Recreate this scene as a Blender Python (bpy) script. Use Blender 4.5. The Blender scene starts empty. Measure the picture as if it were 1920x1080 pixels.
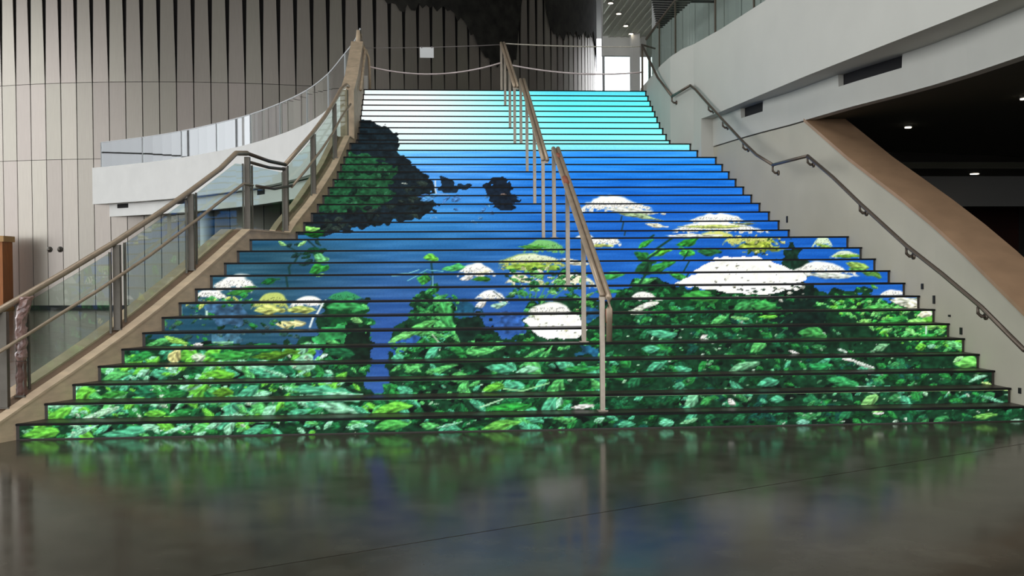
import bpy, math, random
import numpy as np
from mathutils import Matrix, Vector

scene = bpy.context.scene
COL = scene.collection
random.seed(7)

# ------------------------------------------------------------------ camera
RISE, GOING = 0.155, 0.30
EYE = 1.638
cam_data = bpy.data.cameras.new('camera')
cam_data.sensor_width = 36.0
cam_data.lens = 36.0 * 1945.0 / 1920.0
cam_data.clip_end = 300.0
cam = bpy.data.objects.new('camera', cam_data)
COL.objects.link(cam)
_psi, _pit, _roll = math.radians(4.232), math.radians(1.2076), 0.0069
_f = Vector((math.sin(_psi) * math.cos(_pit), math.cos(_psi) * math.cos(_pit), -math.sin(_pit)))
_r = Vector((math.cos(_psi), -math.sin(_psi), 0.0))
_u = _r.cross(_f)
_r2 = _r * math.cos(_roll) - _u * math.sin(_roll)
_u2 = _r * math.sin(_roll) + _u * math.cos(_roll)
cam.matrix_world = Matrix(((_r2.x, _u2.x, -_f.x, 0.0), (_r2.y, _u2.y, -_f.y, 0.0), (_r2.z, _u2.z, -_f.z, EYE), (0, 0, 0, 1)))
scene.camera = cam

# ------------------------------------------------------------------ world and exposure
world = bpy.data.worlds.new('overcast_sky')
scene.world = world
world.use_nodes = True
_bg = world.node_tree.nodes['Background']
_bg.inputs[0].default_value = (0.93, 0.96, 1.0, 1)
_bg.inputs[1].default_value = SKY_STRENGTH = 3.6
vs = scene.view_settings
vs.view_transform = 'Standard'
vs.look = 'None'
vs.gamma = 1.0
vs.use_curve_mapping = False
vs.exposure = 0.0
LED_GAIN = 1.0

# daylight enters through the glazed facade on the left; the portal only guides sampling
def portal(name, w, h, mat):
    pl = bpy.data.lights.new(name, 'AREA')
    pl.shape = 'RECTANGLE'
    pl.size, pl.size_y = w, h
    pl.cycles.is_portal = True
    po = bpy.data.objects.new(name, pl)
    COL.objects.link(po)
    po.matrix_world = Matrix(mat)
portal('facade_portal', 84.0, 17.0, ((0, 0, -1, -33.5), (1, 0, 0, 28.0), (0, -1, 0, 8.5), (0, 0, 0, 1)))
portal('entrance_portal', 52.0, 9.0, ((1, 0, 0, -6.0), (0, 0, -1, -14.5), (0, 1, 0, 4.5), (0, 0, 0, 1)))
portal('added_roof_portal', 12.0, 12.0, ((1, 0, 0, -3.0), (0, 1, 0, 8.0), (0, 0, 1, 17.4), (0, 0, 0, 1)))
portal('far_window_portal', 13.2, 6.2, ((-1, 0, 0, 14.4), (0, 0, 1, 48.6), (0, 1, 0, 8.4), (0, 0, 0, 1)))

# ------------------------------------------------------------------ helpers
def lin(c):
    out = []
    for v in c[:3]:
        v = v / 255.0
        out.append(v / 12.92 if v <= 0.04045 else ((v + 0.055) / 1.055) ** 2.4)
    return (out[0], out[1], out[2], 1.0)


def tag(o, label=None, cat=None, group=None, kind=None):
    if label: o['label'] = label
    if cat: o['category'] = cat
    if group: o['group'] = group
    if kind: o['kind'] = kind
    return o


def link(o, parent=None):
    COL.objects.link(o)
    if parent is not None: o.parent = parent
    return o


def empty(name, label=None, cat=None, group=None, kind=None, loc=(0, 0, 0)):
    o = bpy.data.objects.new(name, None)
    o.empty_display_size = 0.1
    o.location = loc
    link(o)
    return tag(o, label, cat, group, kind)


def mesh(name, verts, faces, mat, parent=None, smooth=False):
    me = bpy.data.meshes.new(name)
    me.from_pydata([tuple(v) for v in verts], [], faces)
    me.materials.append(mat)
    if smooth:
        me.polygons.foreach_set('use_smooth', [True] * len(me.polygons))
    me.update()
    o = bpy.data.objects.new(name, me)
    if parent is not None and parent.type == 'EMPTY':
        lx, ly, lz = parent.location
        if lx or ly or lz:
            me.transform(Matrix.Translation((-lx, -ly, -lz)))
    return link(o, parent)


HEXF = [(0, 3, 2, 1), (4, 5, 6, 7), (0, 1, 5, 4), (1, 2, 6, 5), (2, 3, 7, 6), (3, 0, 4, 7)]


def box(name, x0, x1, y0, y1, z0, z1, mat, parent=None):
    v = [(x0, y0, z0), (x1, y0, z0), (x1, y1, z0), (x0, y1, z0), (x0, y0, z1), (x1, y0, z1), (x1, y1, z1), (x0, y1, z1)]
    return mesh(name, v, HEXF, mat, parent)


def prism(name, poly, z0, z1, mat, parent=None):
    n = len(poly)
    v = [(p[0], p[1], z0) for p in poly] + [(p[0], p[1], z1) for p in poly]
    f = [tuple(range(n - 1, -1, -1)), tuple(range(n, 2 * n))]
    f += [(i, (i + 1) % n, (i + 1) % n + n, i + n) for i in range(n)]
    return mesh(name, v, f, mat, parent)


def rings(name, sections, mat, parent=None, closed_ends=True, smooth=False):
    """loft through sections, each a list of m points"""
    m = len(sections[0]); v = []; f = []
    for s in sections: v += [tuple(p) for p in s]
    for i in range(len(sections) - 1):
        for j in range(m):
            a, b = i * m + j, i * m + (j + 1) % m
            f.append((a, b, b + m, a + m))
    if closed_ends:
        f.append(tuple(range(m - 1, -1, -1)))
        f.append(tuple(range((len(sections) - 1) * m, len(sections) * m)))
    return mesh(name, v, f, mat, parent, smooth)


def tube(name, pts, r, mat, parent=None, n=8, sx=1.0):
    pts = [Vector(p) for p in pts]
    secs = []
    for i, p in enumerate(pts):
        d = (pts[min(i + 1, len(pts) - 1)] - pts[max(i - 1, 0)]).normalized()
        up = Vector((0, 0, 1)) if abs(d.z) < 0.95 else Vector((0, 1, 0))
        a = d.cross(up).normalized(); b = a.cross(d).normalized()
        rr = r[i] if isinstance(r, (list, tuple)) else r
        secs.append([p + a * (rr * sx * math.cos(2 * math.pi * k / n)) + b * (rr * math.sin(2 * math.pi * k / n)) for k in range(n)])
    return rings(name, secs, mat, parent, True, True)


def disc_cyl(name, c, axis, r, h, mat, parent=None, n=16):
    c = Vector(c); axis = Vector(axis).normalized()
    return tube(name, [c, c + axis * h], r, mat, parent, n)


def normals2d(path):
    out = []
    for i in range(len(path)):
        a = path[max(i - 1, 0)]; b = path[min(i + 1, len(path) - 1)]
        dx, dy = b[0] - a[0], b[1] - a[1]
        L = math.hypot(dx, dy)
        out.append((-dy / L, dx / L))
    return out


def sweep(name, path, prof, mat, parent=None):
    """prof(i) -> closed list of (offset along the path's left normal, z)"""
    ns = normals2d(path); secs = []
    for i, p in enumerate(path):
        secs.append([(p[0] + ns[i][0] * o, p[1] + ns[i][1] * o, z) for o, z in prof(i)])
    return rings(name, secs, mat, parent)


def interp(x, xs, ys): return float(np.interp(x, xs, ys))


# ------------------------------------------------------------------ materials
def principled(name, color, rough=0.6, metal=0.0, spec=0.5, noise=0.0, nscale=6.0, bump=0.0, stretch=(1, 1, 1), rnd=0.0, coat=0.0):
    m = bpy.data.materials.new(name); m.use_nodes = True
    nt = m.node_tree; b = nt.nodes['Principled BSDF']
    b.inputs['Roughness'].default_value = rough
    b.inputs['Metallic'].default_value = metal
    b.inputs['Specular IOR Level'].default_value = spec
    if coat: b.inputs['Coat Weight'].default_value = coat
    c = lin(color)
    b.inputs['Base Color'].default_value = c
    src = None
    if noise or bump:
        tc = nt.nodes.new('ShaderNodeTexCoord'); mp = nt.nodes.new('ShaderNodeMapping')
        mp.inputs['Scale'].default_value = stretch
        nt.links.new(tc.outputs['Object'], mp.inputs[0])
        nz = nt.nodes.new('ShaderNodeTexNoise'); nz.inputs['Scale'].default_value = nscale; nz.inputs['Detail'].default_value = 6
        nt.links.new(mp.outputs[0], nz.inputs['Vector'])
        if noise:
            mix = nt.nodes.new('ShaderNodeMix'); mix.data_type = 'RGBA'
            lo = tuple(x * (1 - noise) for x in c[:3]) + (1,); hi = tuple(min(1, x * (1 + noise)) for x in c[:3]) + (1,)
            mix.inputs[6].default_value = lo; mix.inputs[7].default_value = hi
            rmp = nt.nodes.new('ShaderNodeMapRange'); rmp.inputs[1].default_value = 0.3; rmp.inputs[2].default_value = 0.7
            nt.links.new(nz.outputs['Fac'], rmp.inputs[0]); nt.links.new(rmp.outputs[0], mix.inputs[0])
            src = mix.outputs[2]
        if bump:
            bp = nt.nodes.new('ShaderNodeBump'); bp.inputs['Strength'].default_value = bump; bp.inputs['Distance'].default_value = 0.02
            nt.links.new(nz.outputs['Fac'], bp.inputs['Height']); nt.links.new(bp.outputs[0], b.inputs['Normal'])
    if rnd:
        oi = nt.nodes.new('ShaderNodeObjectInfo'); hs = nt.nodes.new('ShaderNodeHueSaturation')
        r1 = nt.nodes.new('ShaderNodeMapRange'); r1.inputs[3].default_value = 1 - rnd; r1.inputs[4].default_value = 1 + rnd
        nt.links.new(oi.outputs['Random'], r1.inputs[0]); nt.links.new(r1.outputs[0], hs.inputs['Value'])
        ml = nt.nodes.new('ShaderNodeMath'); ml.operation = 'MULTIPLY'; ml.inputs[1].default_value = 7.31
        fr = nt.nodes.new('ShaderNodeMath'); fr.operation = 'FRACT'
        nt.links.new(oi.outputs['Random'], ml.inputs[0]); nt.links.new(ml.outputs[0], fr.inputs[0])
        r2 = nt.nodes.new('ShaderNodeMapRange'); r2.inputs[3].default_value = 0.49; r2.inputs[4].default_value = 0.525
        nt.links.new(fr.outputs[0], r2.inputs[0]); nt.links.new(r2.outputs[0], hs.inputs['Hue'])
        if src: nt.links.new(src, hs.inputs['Color'])
        else: hs.inputs['Color'].default_value = c
        src = hs.outputs[0]
    if src: nt.links.new(src, b.inputs['Base Color'])
    return m


def emissive(name, color, strength):
    m = bpy.data.materials.new(name); m.use_nodes = True
    b = m.node_tree.nodes['Principled BSDF']
    b.inputs['Base Color'].default_value = (0.02, 0.02, 0.02, 1)
    b.inputs['Emission Color'].default_value = lin(color)
    b.inputs['Emission Strength'].default_value = strength
    return m


def glass(name, tint, ior=1.5, rough=0.0, amount=1.0):
    """thin sheet glass: clear tinted transmission with a Fresnel mirror coat"""
    m = bpy.data.materials.new(name); m.use_nodes = True
    nt = m.node_tree; nt.nodes.remove(nt.nodes['Principled BSDF'])
    out = nt.nodes['Material Output']
    tr = nt.nodes.new('ShaderNodeBsdfTransparent'); tr.inputs[0].default_value = lin(tint)
    gl = nt.nodes.new('ShaderNodeBsdfGlossy'); gl.inputs['Roughness'].default_value = rough
    gl.inputs['Color'].default_value = (0.95, 0.97, 0.97, 1)
    fr = nt.nodes.new('ShaderNodeFresnel'); fr.inputs[0].default_value = ior
    ml = nt.nodes.new('ShaderNodeMath'); ml.operation = 'MULTIPLY'; ml.inputs[1].default_value = amount; ml.use_clamp = True
    mx = nt.nodes.new('ShaderNodeMixShader')
    nt.links.new(fr.outputs[0], ml.inputs[0]); nt.links.new(ml.outputs[0], mx.inputs[0])
    nt.links.new(tr.outputs[0], mx.inputs[1]); nt.links.new(gl.outputs[0], mx.inputs[2])
    nt.links.new(mx.outputs[0], out.inputs[0])
    return m


M = {}
M['white'] = principled('white_plaster', (232, 230, 224), 0.75, noise=0.03, nscale=1.5)
M['dimwhite'] = principled('dimmed_white_plaster', (192, 190, 180), 0.75, noise=0.03, nscale=1.5)  # white plaster darkened in colour for the dimmer right side
M['wallgrey'] = principled('warm_grey_plaster', (182, 176, 158), 0.7, noise=0.06, nscale=1.2)
M['panel'] = principled('bronze_metal_panel', (164, 155, 145), 0.36, metal=0.5, noise=0.06, nscale=3.0, stretch=(12, 12, 0.4), rnd=0.08)
M['backing'] = principled('dark_wall_backing', (22, 19, 19), 0.9)
M['curb'] = principled('beige_travertine', (214, 188, 156), 0.5, noise=0.14, nscale=5.0, stretch=(1, 1, 3))
M['channel'] = principled('brown_curb_channel', (120, 96, 74), 0.6, noise=0.15)
M['tread'] = principled('dark_stone_tread', (60, 53, 46), 0.45, noise=0.2, nscale=8.0)
M['nosing'] = principled('black_metal_nosing', (14, 13, 12), 0.5, spec=0.2)
M['steel'] = principled('brushed_steel', (170, 158, 142), 0.38, metal=0.5, noise=0.08, nscale=20)
M['post'] = principled('bronze_post', (100, 94, 84), 0.4, metal=0.4, noise=0.1, nscale=10)
M['rail'] = principled('bronze_rail', (172, 152, 128), 0.4, metal=0.35, noise=0.1, nscale=10)
M['darkrail'] = principled('dark_bronze_rail', (104, 92, 80), 0.4, metal=0.6, noise=0.1, nscale=10)
M['cap'] = principled('brown_stone_cap', (162, 130, 100), 0.5, noise=0.12, nscale=3.0)
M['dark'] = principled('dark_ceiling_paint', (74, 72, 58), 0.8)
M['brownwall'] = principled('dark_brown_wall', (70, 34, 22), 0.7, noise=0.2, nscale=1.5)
M['ceil'] = principled('pale_grey_ceiling', (150, 152, 148), 0.8)
M['backceil'] = principled('grey_green_ceiling', (234, 238, 226), 0.7, noise=0.1, nscale=30, stretch=(4, 0.15, 1))
M['hall'] = principled('grey_hall_wall', (120, 118, 114), 0.8)
M['frame'] = principled('pale_window_frame', (190, 192, 192), 0.5)
M['greypanel'] = principled('grey_panel', (204, 206, 202), 0.5, metal=0.2, rnd=0.04)
M['black'] = principled('black_slat', (16, 16, 18), 0.6)
M['wood'] = principled('orange_wood', (186, 112, 52), 0.5, noise=0.15, nscale=3.0, stretch=(6, 6, 0.5))
M['woodlight'] = principled('light_wood', (206, 160, 100), 0.5, noise=0.1, nscale=4.0)
M['paper'] = principled('white_paper', (225, 225, 222), 0.8)
M['tape'] = principled('pink_white_tape', (244, 224, 220), 0.5, noise=0.15, nscale=9.0)
M['rope'] = principled('pale_rope', (200, 192, 176), 0.8, noise=0.2, nscale=40.0)
M['wire'] = principled('thin_grey_wire', (130, 122, 118), 0.6)
M['wrap'] = principled('creased_plastic_wrap', (150, 118, 108), 0.25, spec=0.8, noise=0.35, nscale=14.0, bump=0.8)
M['kraft'] = principled('beige_protective_wrap', (188, 166, 138), 0.6, noise=0.2, nscale=7.0, bump=0.4)
M['darkrefl'] = principled('dark_reflection_tone', (52, 50, 45), 0.95, noise=0.5, nscale=2.0)  # tone of a dark reflection, put on a ragged sheet over the drum
M['postwrap'] = principled('dull_brown_wrap', (104, 76, 66), 0.6, noise=0.3, nscale=12.0)
M['sticker'] = principled('red_brown_tape', (150, 84, 60), 0.6)
M['lamp'] = emissive('lamp_lens', (255, 240, 215), 5.0)
M['lampring'] = principled('lamp_ring', (120, 116, 108), 0.4, metal=0.5)
M['glass'] = glass('clear_rail_glass', (228, 236, 232), 1.45, 0.0, 0.12)
M['balconyglass'] = glass('balcony_glass', (170, 186, 182), 1.6, 0.02, 1.6)
M['pane'] = glass('window_glass', (240, 244, 244), 1.45, 0.0, 1.0)
M['column'] = principled('white_column_paint', (214, 218, 214), 0.5)


def floor_material():
    m = bpy.data.materials.new('polished_concrete'); m.use_nodes = True
    nt = m.node_tree; b = nt.nodes['Principled BSDF']
    tc = nt.nodes.new('ShaderNodeTexCoord')
    n1 = nt.nodes.new('ShaderNodeTexNoise'); n1.inputs['Scale'].default_value = 0.55; n1.inputs['Detail'].default_value = 8; n1.inputs['Roughness'].default_value = 0.62
    n2 = nt.nodes.new('ShaderNodeTexNoise'); n2.inputs['Scale'].default_value = 3.5; n2.inputs['Detail'].default_value = 8
    nt.links.new(tc.outputs['Object'], n1.inputs['Vector']); nt.links.new(tc.outputs['Object'], n2.inputs['Vector'])
    cr = nt.nodes.new('ShaderNodeValToRGB')
    cr.color_ramp.elements[0].position = 0.32; cr.color_ramp.elements[0].color = lin((62, 61, 52))
    cr.color_ramp.elements[1].position = 0.7; cr.color_ramp.elements[1].color = lin((90, 84, 72))
    nt.links.new(n1.outputs['Fac'], cr.inputs[0])
    mx = nt.nodes.new('ShaderNodeMix'); mx.data_type = 'RGBA'; mx.blend_type = 'MULTIPLY'; mx.inputs[0].default_value = 0.55
    cr2 = nt.nodes.new('ShaderNodeValToRGB'); cr2.color_ramp.elements[0].position = 0.35; cr2.color_ramp.elements[0].color = (0.55, 0.5, 0.45, 1)
    cr2.color_ramp.elements[1].position = 0.65; cr2.color_ramp.elements[1].color = (1, 1, 1, 1)
    nt.links.new(n2.outputs['Fac'], cr2.inputs[0])
    nt.links.new(cr.outputs[0], mx.inputs[6]); nt.links.new(cr2.outputs[0], mx.inputs[7]); nt.links.new(mx.outputs[2], b.inputs['Base Color'])
    rr = nt.nodes.new('ShaderNodeMapRange'); rr.inputs[3].default_value = 0.08; rr.inputs[4].default_value = 0.20
    nt.links.new(n2.outputs['Fac'], rr.inputs[0]); nt.links.new(rr.outputs[0], b.inputs['Roughness'])
    b.inputs['IOR'].default_value = 1.2
    bp = nt.nodes.new('ShaderNodeBump'); bp.inputs['Strength'].default_value = 0.04; bp.inputs['Distance'].default_value = 0.01
    nt.links.new(n2.outputs['Fac'], bp.inputs['Height']); nt.links.new(bp.outputs[0], b.inputs['Normal'])
    return m


M['floor'] = floor_material()
M['upperfloor'] = principled('pale_upper_floor', (190, 182, 170), 0.5, noise=0.05)


def led_material():
    m = bpy.data.materials.new('led_riser_screen'); m.use_nodes = True
    nt = m.node_tree; b = nt.nodes['Principled BSDF']
    b.inputs['Base Color'].default_value = (0.01, 0.01, 0.01, 1)
    b.inputs['Roughness'].default_value = 0.5
    b.inputs['Specular IOR Level'].default_value = 0.05
    at = nt.nodes.new('ShaderNodeAttribute'); at.attribute_name = 'led'
    nt.links.new(at.outputs['Color'], b.inputs['Emission Color'])
    b.inputs['Emission Strength'].default_value = LED_GAIN
    return m


M['led'] = led_material()

# ------------------------------------------------------------------ plan of the place (metres)
Y0 = 10.263                                     # face of the first riser
def riser_y(k): return Y0 + (k - 1) * GOING + (1.44 if k > 13 else 0) + (0.462 if k > 25 else 0)
LEFT = [(9.0, -4.72), (9.66, -4.36), (10.26, -4.03), (10.56, -3.87), (10.86, -3.70), (11.16, -3.54), (11.46, -3.385), (11.76, -3.245), (12.06, -3.11), (12.36, -2.99),
        (12.66, -2.87), (12.96, -2.755), (13.26, -2.645), (13.56, -2.54), (13.86, -2.43), (14.4, -2.29), (15.0, -2.16), (15.6, -2.06), (15.9, -1.985),
        (16.2, -1.905), (16.5, -1.845), (16.8, -1.79), (17.1, -1.735), (17.4, -1.685), (17.7, -1.64), (18.0, -1.61), (18.3, -1.58), (18.6, -1.55),
        (18.9, -1.52), (19.66, -1.45), (22.4, -1.5), (24, -1.5)]
def xl(y): return interp(y, [p[0] for p in LEFT], [p[1] for p in LEFT])
RIGHT = [(5.0, 6.0), (9.0, 6.12), (10.26, 6.09), (11.46, 6.045), (12.06, 5.99), (12.66, 5.90), (13.26, 5.78), (13.86, 5.66), (15.6, 5.44), (16.5, 5.27), (17.4, 5.14), (18.45, 5.03)]
def xr_low(y): return interp(y, [p[0] for p in RIGHT], [p[1] for p in RIGHT])
FASCIA = [(4.0, 5.95), (6.0, 5.9), (10.0, 5.66), (11.0, 5.56), (12.2, 5.42), (14.2, 5.2), (16.0, 5.05), (17.6, 4.92), (18.8, 4.76), (19.66, 4.52), (20.5, 4.52), (22.4, 4.62), (23.5, 4.66)]
def xf(y): return interp(y, [p[0] for p in FASCIA], [p[1] for p in FASCIA])
def xr(y): return xr_low(y) if y < 18.45 else xf(y)
def nz(y): return interp(y, [8.46, 9.66, 10.263, 13.863, 15.303, 18.903, 19.365, 22.365, 30], [-0.775, -.155, .155, 2.015, 2.015, 3.875, 3.875, 5.425, 5.425])
TOPZ = 35 * RISE
# E is appended below: structure, stairs, things

# ------------------------------------------------------------------ the setting
floor = mesh('floor', [(-60, -14, -0.02), (30, -14, -0.02), (30, 90, -0.02), (-60, 90, -0.02)], [(0, 1, 2, 3)], M['backing'])
tag(floor, 'dark polished concrete floor reflecting the lit stairs', kind='structure')
_jd = Vector((6.0, 3.13)).normalized(); _jn = Vector((-_jd.y, _jd.x))      # the saw-cut joint
_ja = Vector((-1.13, 5.63)) - _jd * 65; _jb = Vector((-1.13, 5.63)) + _jd * 34
for side in (1, -1):
    a = _ja + _jn * 0.006 * side; b = _jb + _jn * 0.006 * side
    poly = [a, b, Vector((32, 90)), Vector((-60, 90))] if side > 0 else [a, Vector((-60, -40)), Vector((32, -14)), b]
    if side < 0: poly = [a, Vector((-30, -40)), Vector((30, -30)), b]
    prism('floor_slab', [(p.x, p.y) for p in poly], -0.018, 0.0, M['floor'], floor)

ceil = empty('ceiling', 'high pale ceiling of the atrium around an added light opening', kind='structure')
SK = (-9.0, 3.0, 2.0, 14.0)                      # unseen roof opening added for top light, x0 x1 y0 y1
for x0, x1, y0, y1 in ((-34, SK[0], -14, 70), (SK[1], 24, -14, 70), (SK[0], SK[1], -14, SK[2]), (SK[0], SK[1], SK[3], 70)):
    box('ceiling_slab', x0, x1, y0, y1, 17.0, 17.3, M['ceil'], ceil)
wk = empty('window_added', 'unseen opening added for top light above the foot of the stairs', kind='structure')
for i in range(7): box('added_glazing_bar', SK[0] + i * 2 - .05, SK[0] + i * 2 + .05, SK[2], SK[3], 17.1, 17.25, M['frame'], wk)
tag(box('wall_front', -34, 24, -14.3, -14, 9, 17, M['hall']), 'grey hall wall above the entrance glazing', kind='structure')
we = empty('window_3', 'entrance glazing behind the viewer', kind='structure')
for i in range(20): box('mullion', -33 + i * 3 - .05, -33 + i * 3 + .05, -14.2, -14.05, 0, 9, M['frame'], we)
for z in (3, 6): box('transom', -33, 24, -14.18, -14.07, z - .05, z + .05, M['frame'], we)
tag(box('wall_right', 21.0, 21.3, -14, 70, 0, 17, M['hall']), 'far right wall of the hall', kind='structure')
tag(box('wall_far_left', -33.2, -33, 70, 70.3, 0, 17, M['hall']), 'end wall beside the glazed facade', kind='structure')

# glazed facade on the left
wf = empty('window_2', 'tall glazed facade along the left of the hall', kind='structure')
for i in range(29): box('mullion', -33.1, -32.95, -14 + i * 3 - .04, -14 + i * 3 + .04, 0, 17, M['frame'], wf)
for z in (4.2, 8.4, 12.6): box('transom', -33.08, -32.97, -14, 70, z - .04, z + .04, M['frame'], wf)

# far glazing to the right of the panelled drum
tag(box('wall_back_upper', 7.85, 21, 48.0, 48.3, 11.4, 17, M['white']), 'white wall band above the far window', kind='structure')
w1 = empty('window_1', 'bright far window beyond the top of the stairs', kind='structure')
for i in range(7): box('mullion', 7.9 + i * 2.18 - .05, 7.9 + i * 2.18 + .05, 48.0, 48.15, 5.42, 11.4, M['frame'], w1)
for z in (8.4,): box('transom', 7.9, 21, 48.02, 48.13, z - .05, z + .05, M['frame'], w1)
for i in range(6): box('pane', 7.9 + i * 2.18 + .05, 7.9 + (i + 1) * 2.18 - .05, 48.06, 48.075, 5.42, 11.4, M['pane'], w1)
tag(box('trim_3', 9.05, 9.45, 47.2, 47.6, 5.42, 12.3, M['white']), 'white pier in front of the far window', kind='structure')
bc = tag(prism('ceiling_gallery', [(6.1, 37), (7.85, 48), (21, 48), (21, 37)], 12.3, 12.6, M['backceil']), 'lower grey ceiling of the upper gallery with recessed lights', kind='structure')
for i in range(48):
    x = 6.3 + i * .3
    box('ceiling_batten', x, x + .05, 37, 48 if x > 7.85 else 37 + (x - 6.1) / 1.75 * 11 - .2, 12.24, 12.30, M['backceil'], bc)

# curved, panelled drum behind the stairs
DC, DR = (-10.794, 63.69), 20.5
wb = empty('wall_back', 'curved wall of tall brownish metal panels with dark gaps', kind='structure', loc=(DC[0], DC[1], 0))
def drum_pt(phi, rad, z):          # phi measured from the direction facing the viewer
    a = math.atan2(-DC[1], -DC[0]) + phi
    return (DC[0] + rad * math.cos(a), DC[1] + rad * math.sin(a), z)
N = 64
secs = []
v = []; f = []
for i in range(N + 1):
    phi = -1.5 + 3.0 * i / N
    v += [drum_pt(phi, DR - .08, 0), drum_pt(phi, DR - .08, 17)]
    if i: f.append((2 * i - 2, 2 * i, 2 * i + 1, 2 * i - 1))
mesh('backing', v, f, M['backing'], wb, True)
PW = 0.68
tiers = [(0.0, 6.1, .655, .650, 1), (6.12, 9.2, .650, .640, 1), (9.22, 17.0, .635, .34, 1)]
tier_mesh = []
for z0, z1, wa, wt, _ in tiers:
    d = .055
    vv = [(-wa / 2, 0, z0), (wa / 2, 0, z0), (wa / 2, -d, z0), (-wa / 2, -d, z0), (-wt / 2, 0, z1), (wt / 2, 0, z1), (wt / 2, -d, z1), (-wt / 2, -d, z1)]
    me = bpy.data.meshes.new('panel'); me.from_pydata(vv, [], HEXF); me.materials.append(M['panel']); me.update()
    tier_mesh.append(me)
nc = 37
for i in range(-nc, nc + 1):
    phi = i * PW / DR
    a = math.atan2(-DC[1], -DC[0]) + phi
    for me in tier_mesh:
        o = bpy.data.objects.new('panel', me)
        link(o, wb)
        o.location = ((DR - .04) * math.cos(a), (DR - .04) * math.sin(a), 0)
        o.rotation_euler = (0, 0, a + math.pi / 2)

bb = []
for i in range(41):
    phi = -1.25 + 2.5 * i / 40
    bb.append([drum_pt(phi, DR - .05, 0), drum_pt(phi, DR + .06, 0), drum_pt(phi, DR + .06, .16), drum_pt(phi, DR - .05, .16)])
tag(rings('baseboard_back', bb, M['black']), 'dark skirting at the foot of the curved panelled wall', kind='structure')

# upper floor and left gallery
GAL = [(-1.66, 22.5), (-1.85, 23.65), (-2.25, 25.3), (-3.0, 28.2), (-4.1, 31.2), (-5.9, 34.7), (-7.6, 37.2), (-10.2, 40.3), (-13.2, 42.9), (-15.2, 44.3)]
def refine(path, n=4):
    out = []
    P_ = [Vector(p) for p in path]
    for i in range(len(P_) - 1):
        p0 = P_[max(i - 1, 0)]; p1 = P_[i]; p2 = P_[i + 1]; p3 = P_[min(i + 2, len(P_) - 1)]
        for k in range(n):
            t = k / n
            q = 0.5 * ((2 * p1) + (p2 - p0) * t + (2 * p0 - 5 * p1 + 4 * p2 - p3) * t * t + (3 * p1 - p0 - 3 * p2 + p3) * t ** 3)
            out.append((q.x, q.y))
    out.append(tuple(path[-1]))
    return out
GALR = refine(GAL)
poly = [(p[0] + .2, p[1] + .1) for p in GALR] + [(-12, 62), (7.8, 62), (7.8, 48.2), (21, 48.2), (21, 22.9), (4.7, 22.9), (4.7, 22.4), (-1.46, 22.4)]
tag(prism('floor_upper', poly, 4.75, TOPZ - .002, M['upperfloor']), 'upper floor behind the top step', kind='structure')
wg = sweep('wall_gallery_left', GALR, lambda i: [(0, 4.27), (0, 5.75), (-.25, 5.75), (-.25, 4.27)], M['white'])
tag(wg, 'white curved balcony front sweeping from the stairs to the left', kind='structure')
BM = [(p[0] + .3, p[1] + .2) for p in GALR[:-3]]
tb = sweep('trim_1', BM, lambda i: [(0, 3.76), (0, 4.262), (-.3, 4.262), (-.3, 3.76)], M['white'])
for q in (9, 20, 27, 31):
    (xa_, ya_), (xb_, yb_) = BM[q], BM[q + 1]
    sweep('beam_slot', [(xa_, ya_), (xa_ + (xb_ - xa_) * .8, ya_ + (yb_ - ya_) * .8)], lambda i: [(.012, 4.08), (.012, 4.25), (-.1, 4.25), (-.1, 4.08)], M['backing'], tb)
tag(tb, 'recessed white beam under the curved left balcony', kind='structure')
SF = [(p[0] + .9, p[1] + .5) for p in GALR]
tag(prism('ceiling_under_gallery', SF + [(-12, 60), (6, 60), (6, 24.5), (-.6, 24.5)], 4.3, 4.7, M['hall']), 'soffit under the left balcony', kind='structure')

# right stair wall with its sloping brown cap
def wall_top(y): return min(3.755, 1.30 + (y - 10.7) * 0.556) if y > 8.6 else 0.13
ys = [8.6, 9.0, 9.5, 10.0, 10.26, 10.8, 11.46, 12.06, 12.66, 13.26, 13.86, 14.4, 14.9, 15.12, 15.6, 16.5, 17.4, 18.45]
wr = rings('wall_stair_right', [[(xr_low(y), y, 0), (xr_low(y), y, wall_top(y)), (xr_low(y) + .5, y, wall_top(y)), (xr_low(y) + .5, y, 0)] for y in ys], M['wallgrey'])
tag(wr, 'grey plaster wall flanking the right side of the stairs', kind='structure')
yc = [y for y in ys if y <= 15.12]
rings('wall_cap', [[(xr_low(y) - .015, y, wall_top(y)), (xr_low(y) - .015, y, wall_top(y) + .05), (xr_low(y) + .62, y, wall_top(y) + .05), (xr_low(y) + .62, y, wall_top(y))] for y in yc], M['cap'], wr)
for x, y, z, h in ((5.43, 15.67, 2.33, .05), (5.955, 12.30, 1.355, .035), (5.99, 12.07, 1.20, .05), (6.04, 11.52, .855, .04), (6.087, 10.39, .30, .03), (6.03, 11.75, 1.02, .012)):
    box('socket_plate', xr_low(y) - .012, xr_low(y) + .02, y - .022, y + .022, z - h, z + h, M['black'], wr)
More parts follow.
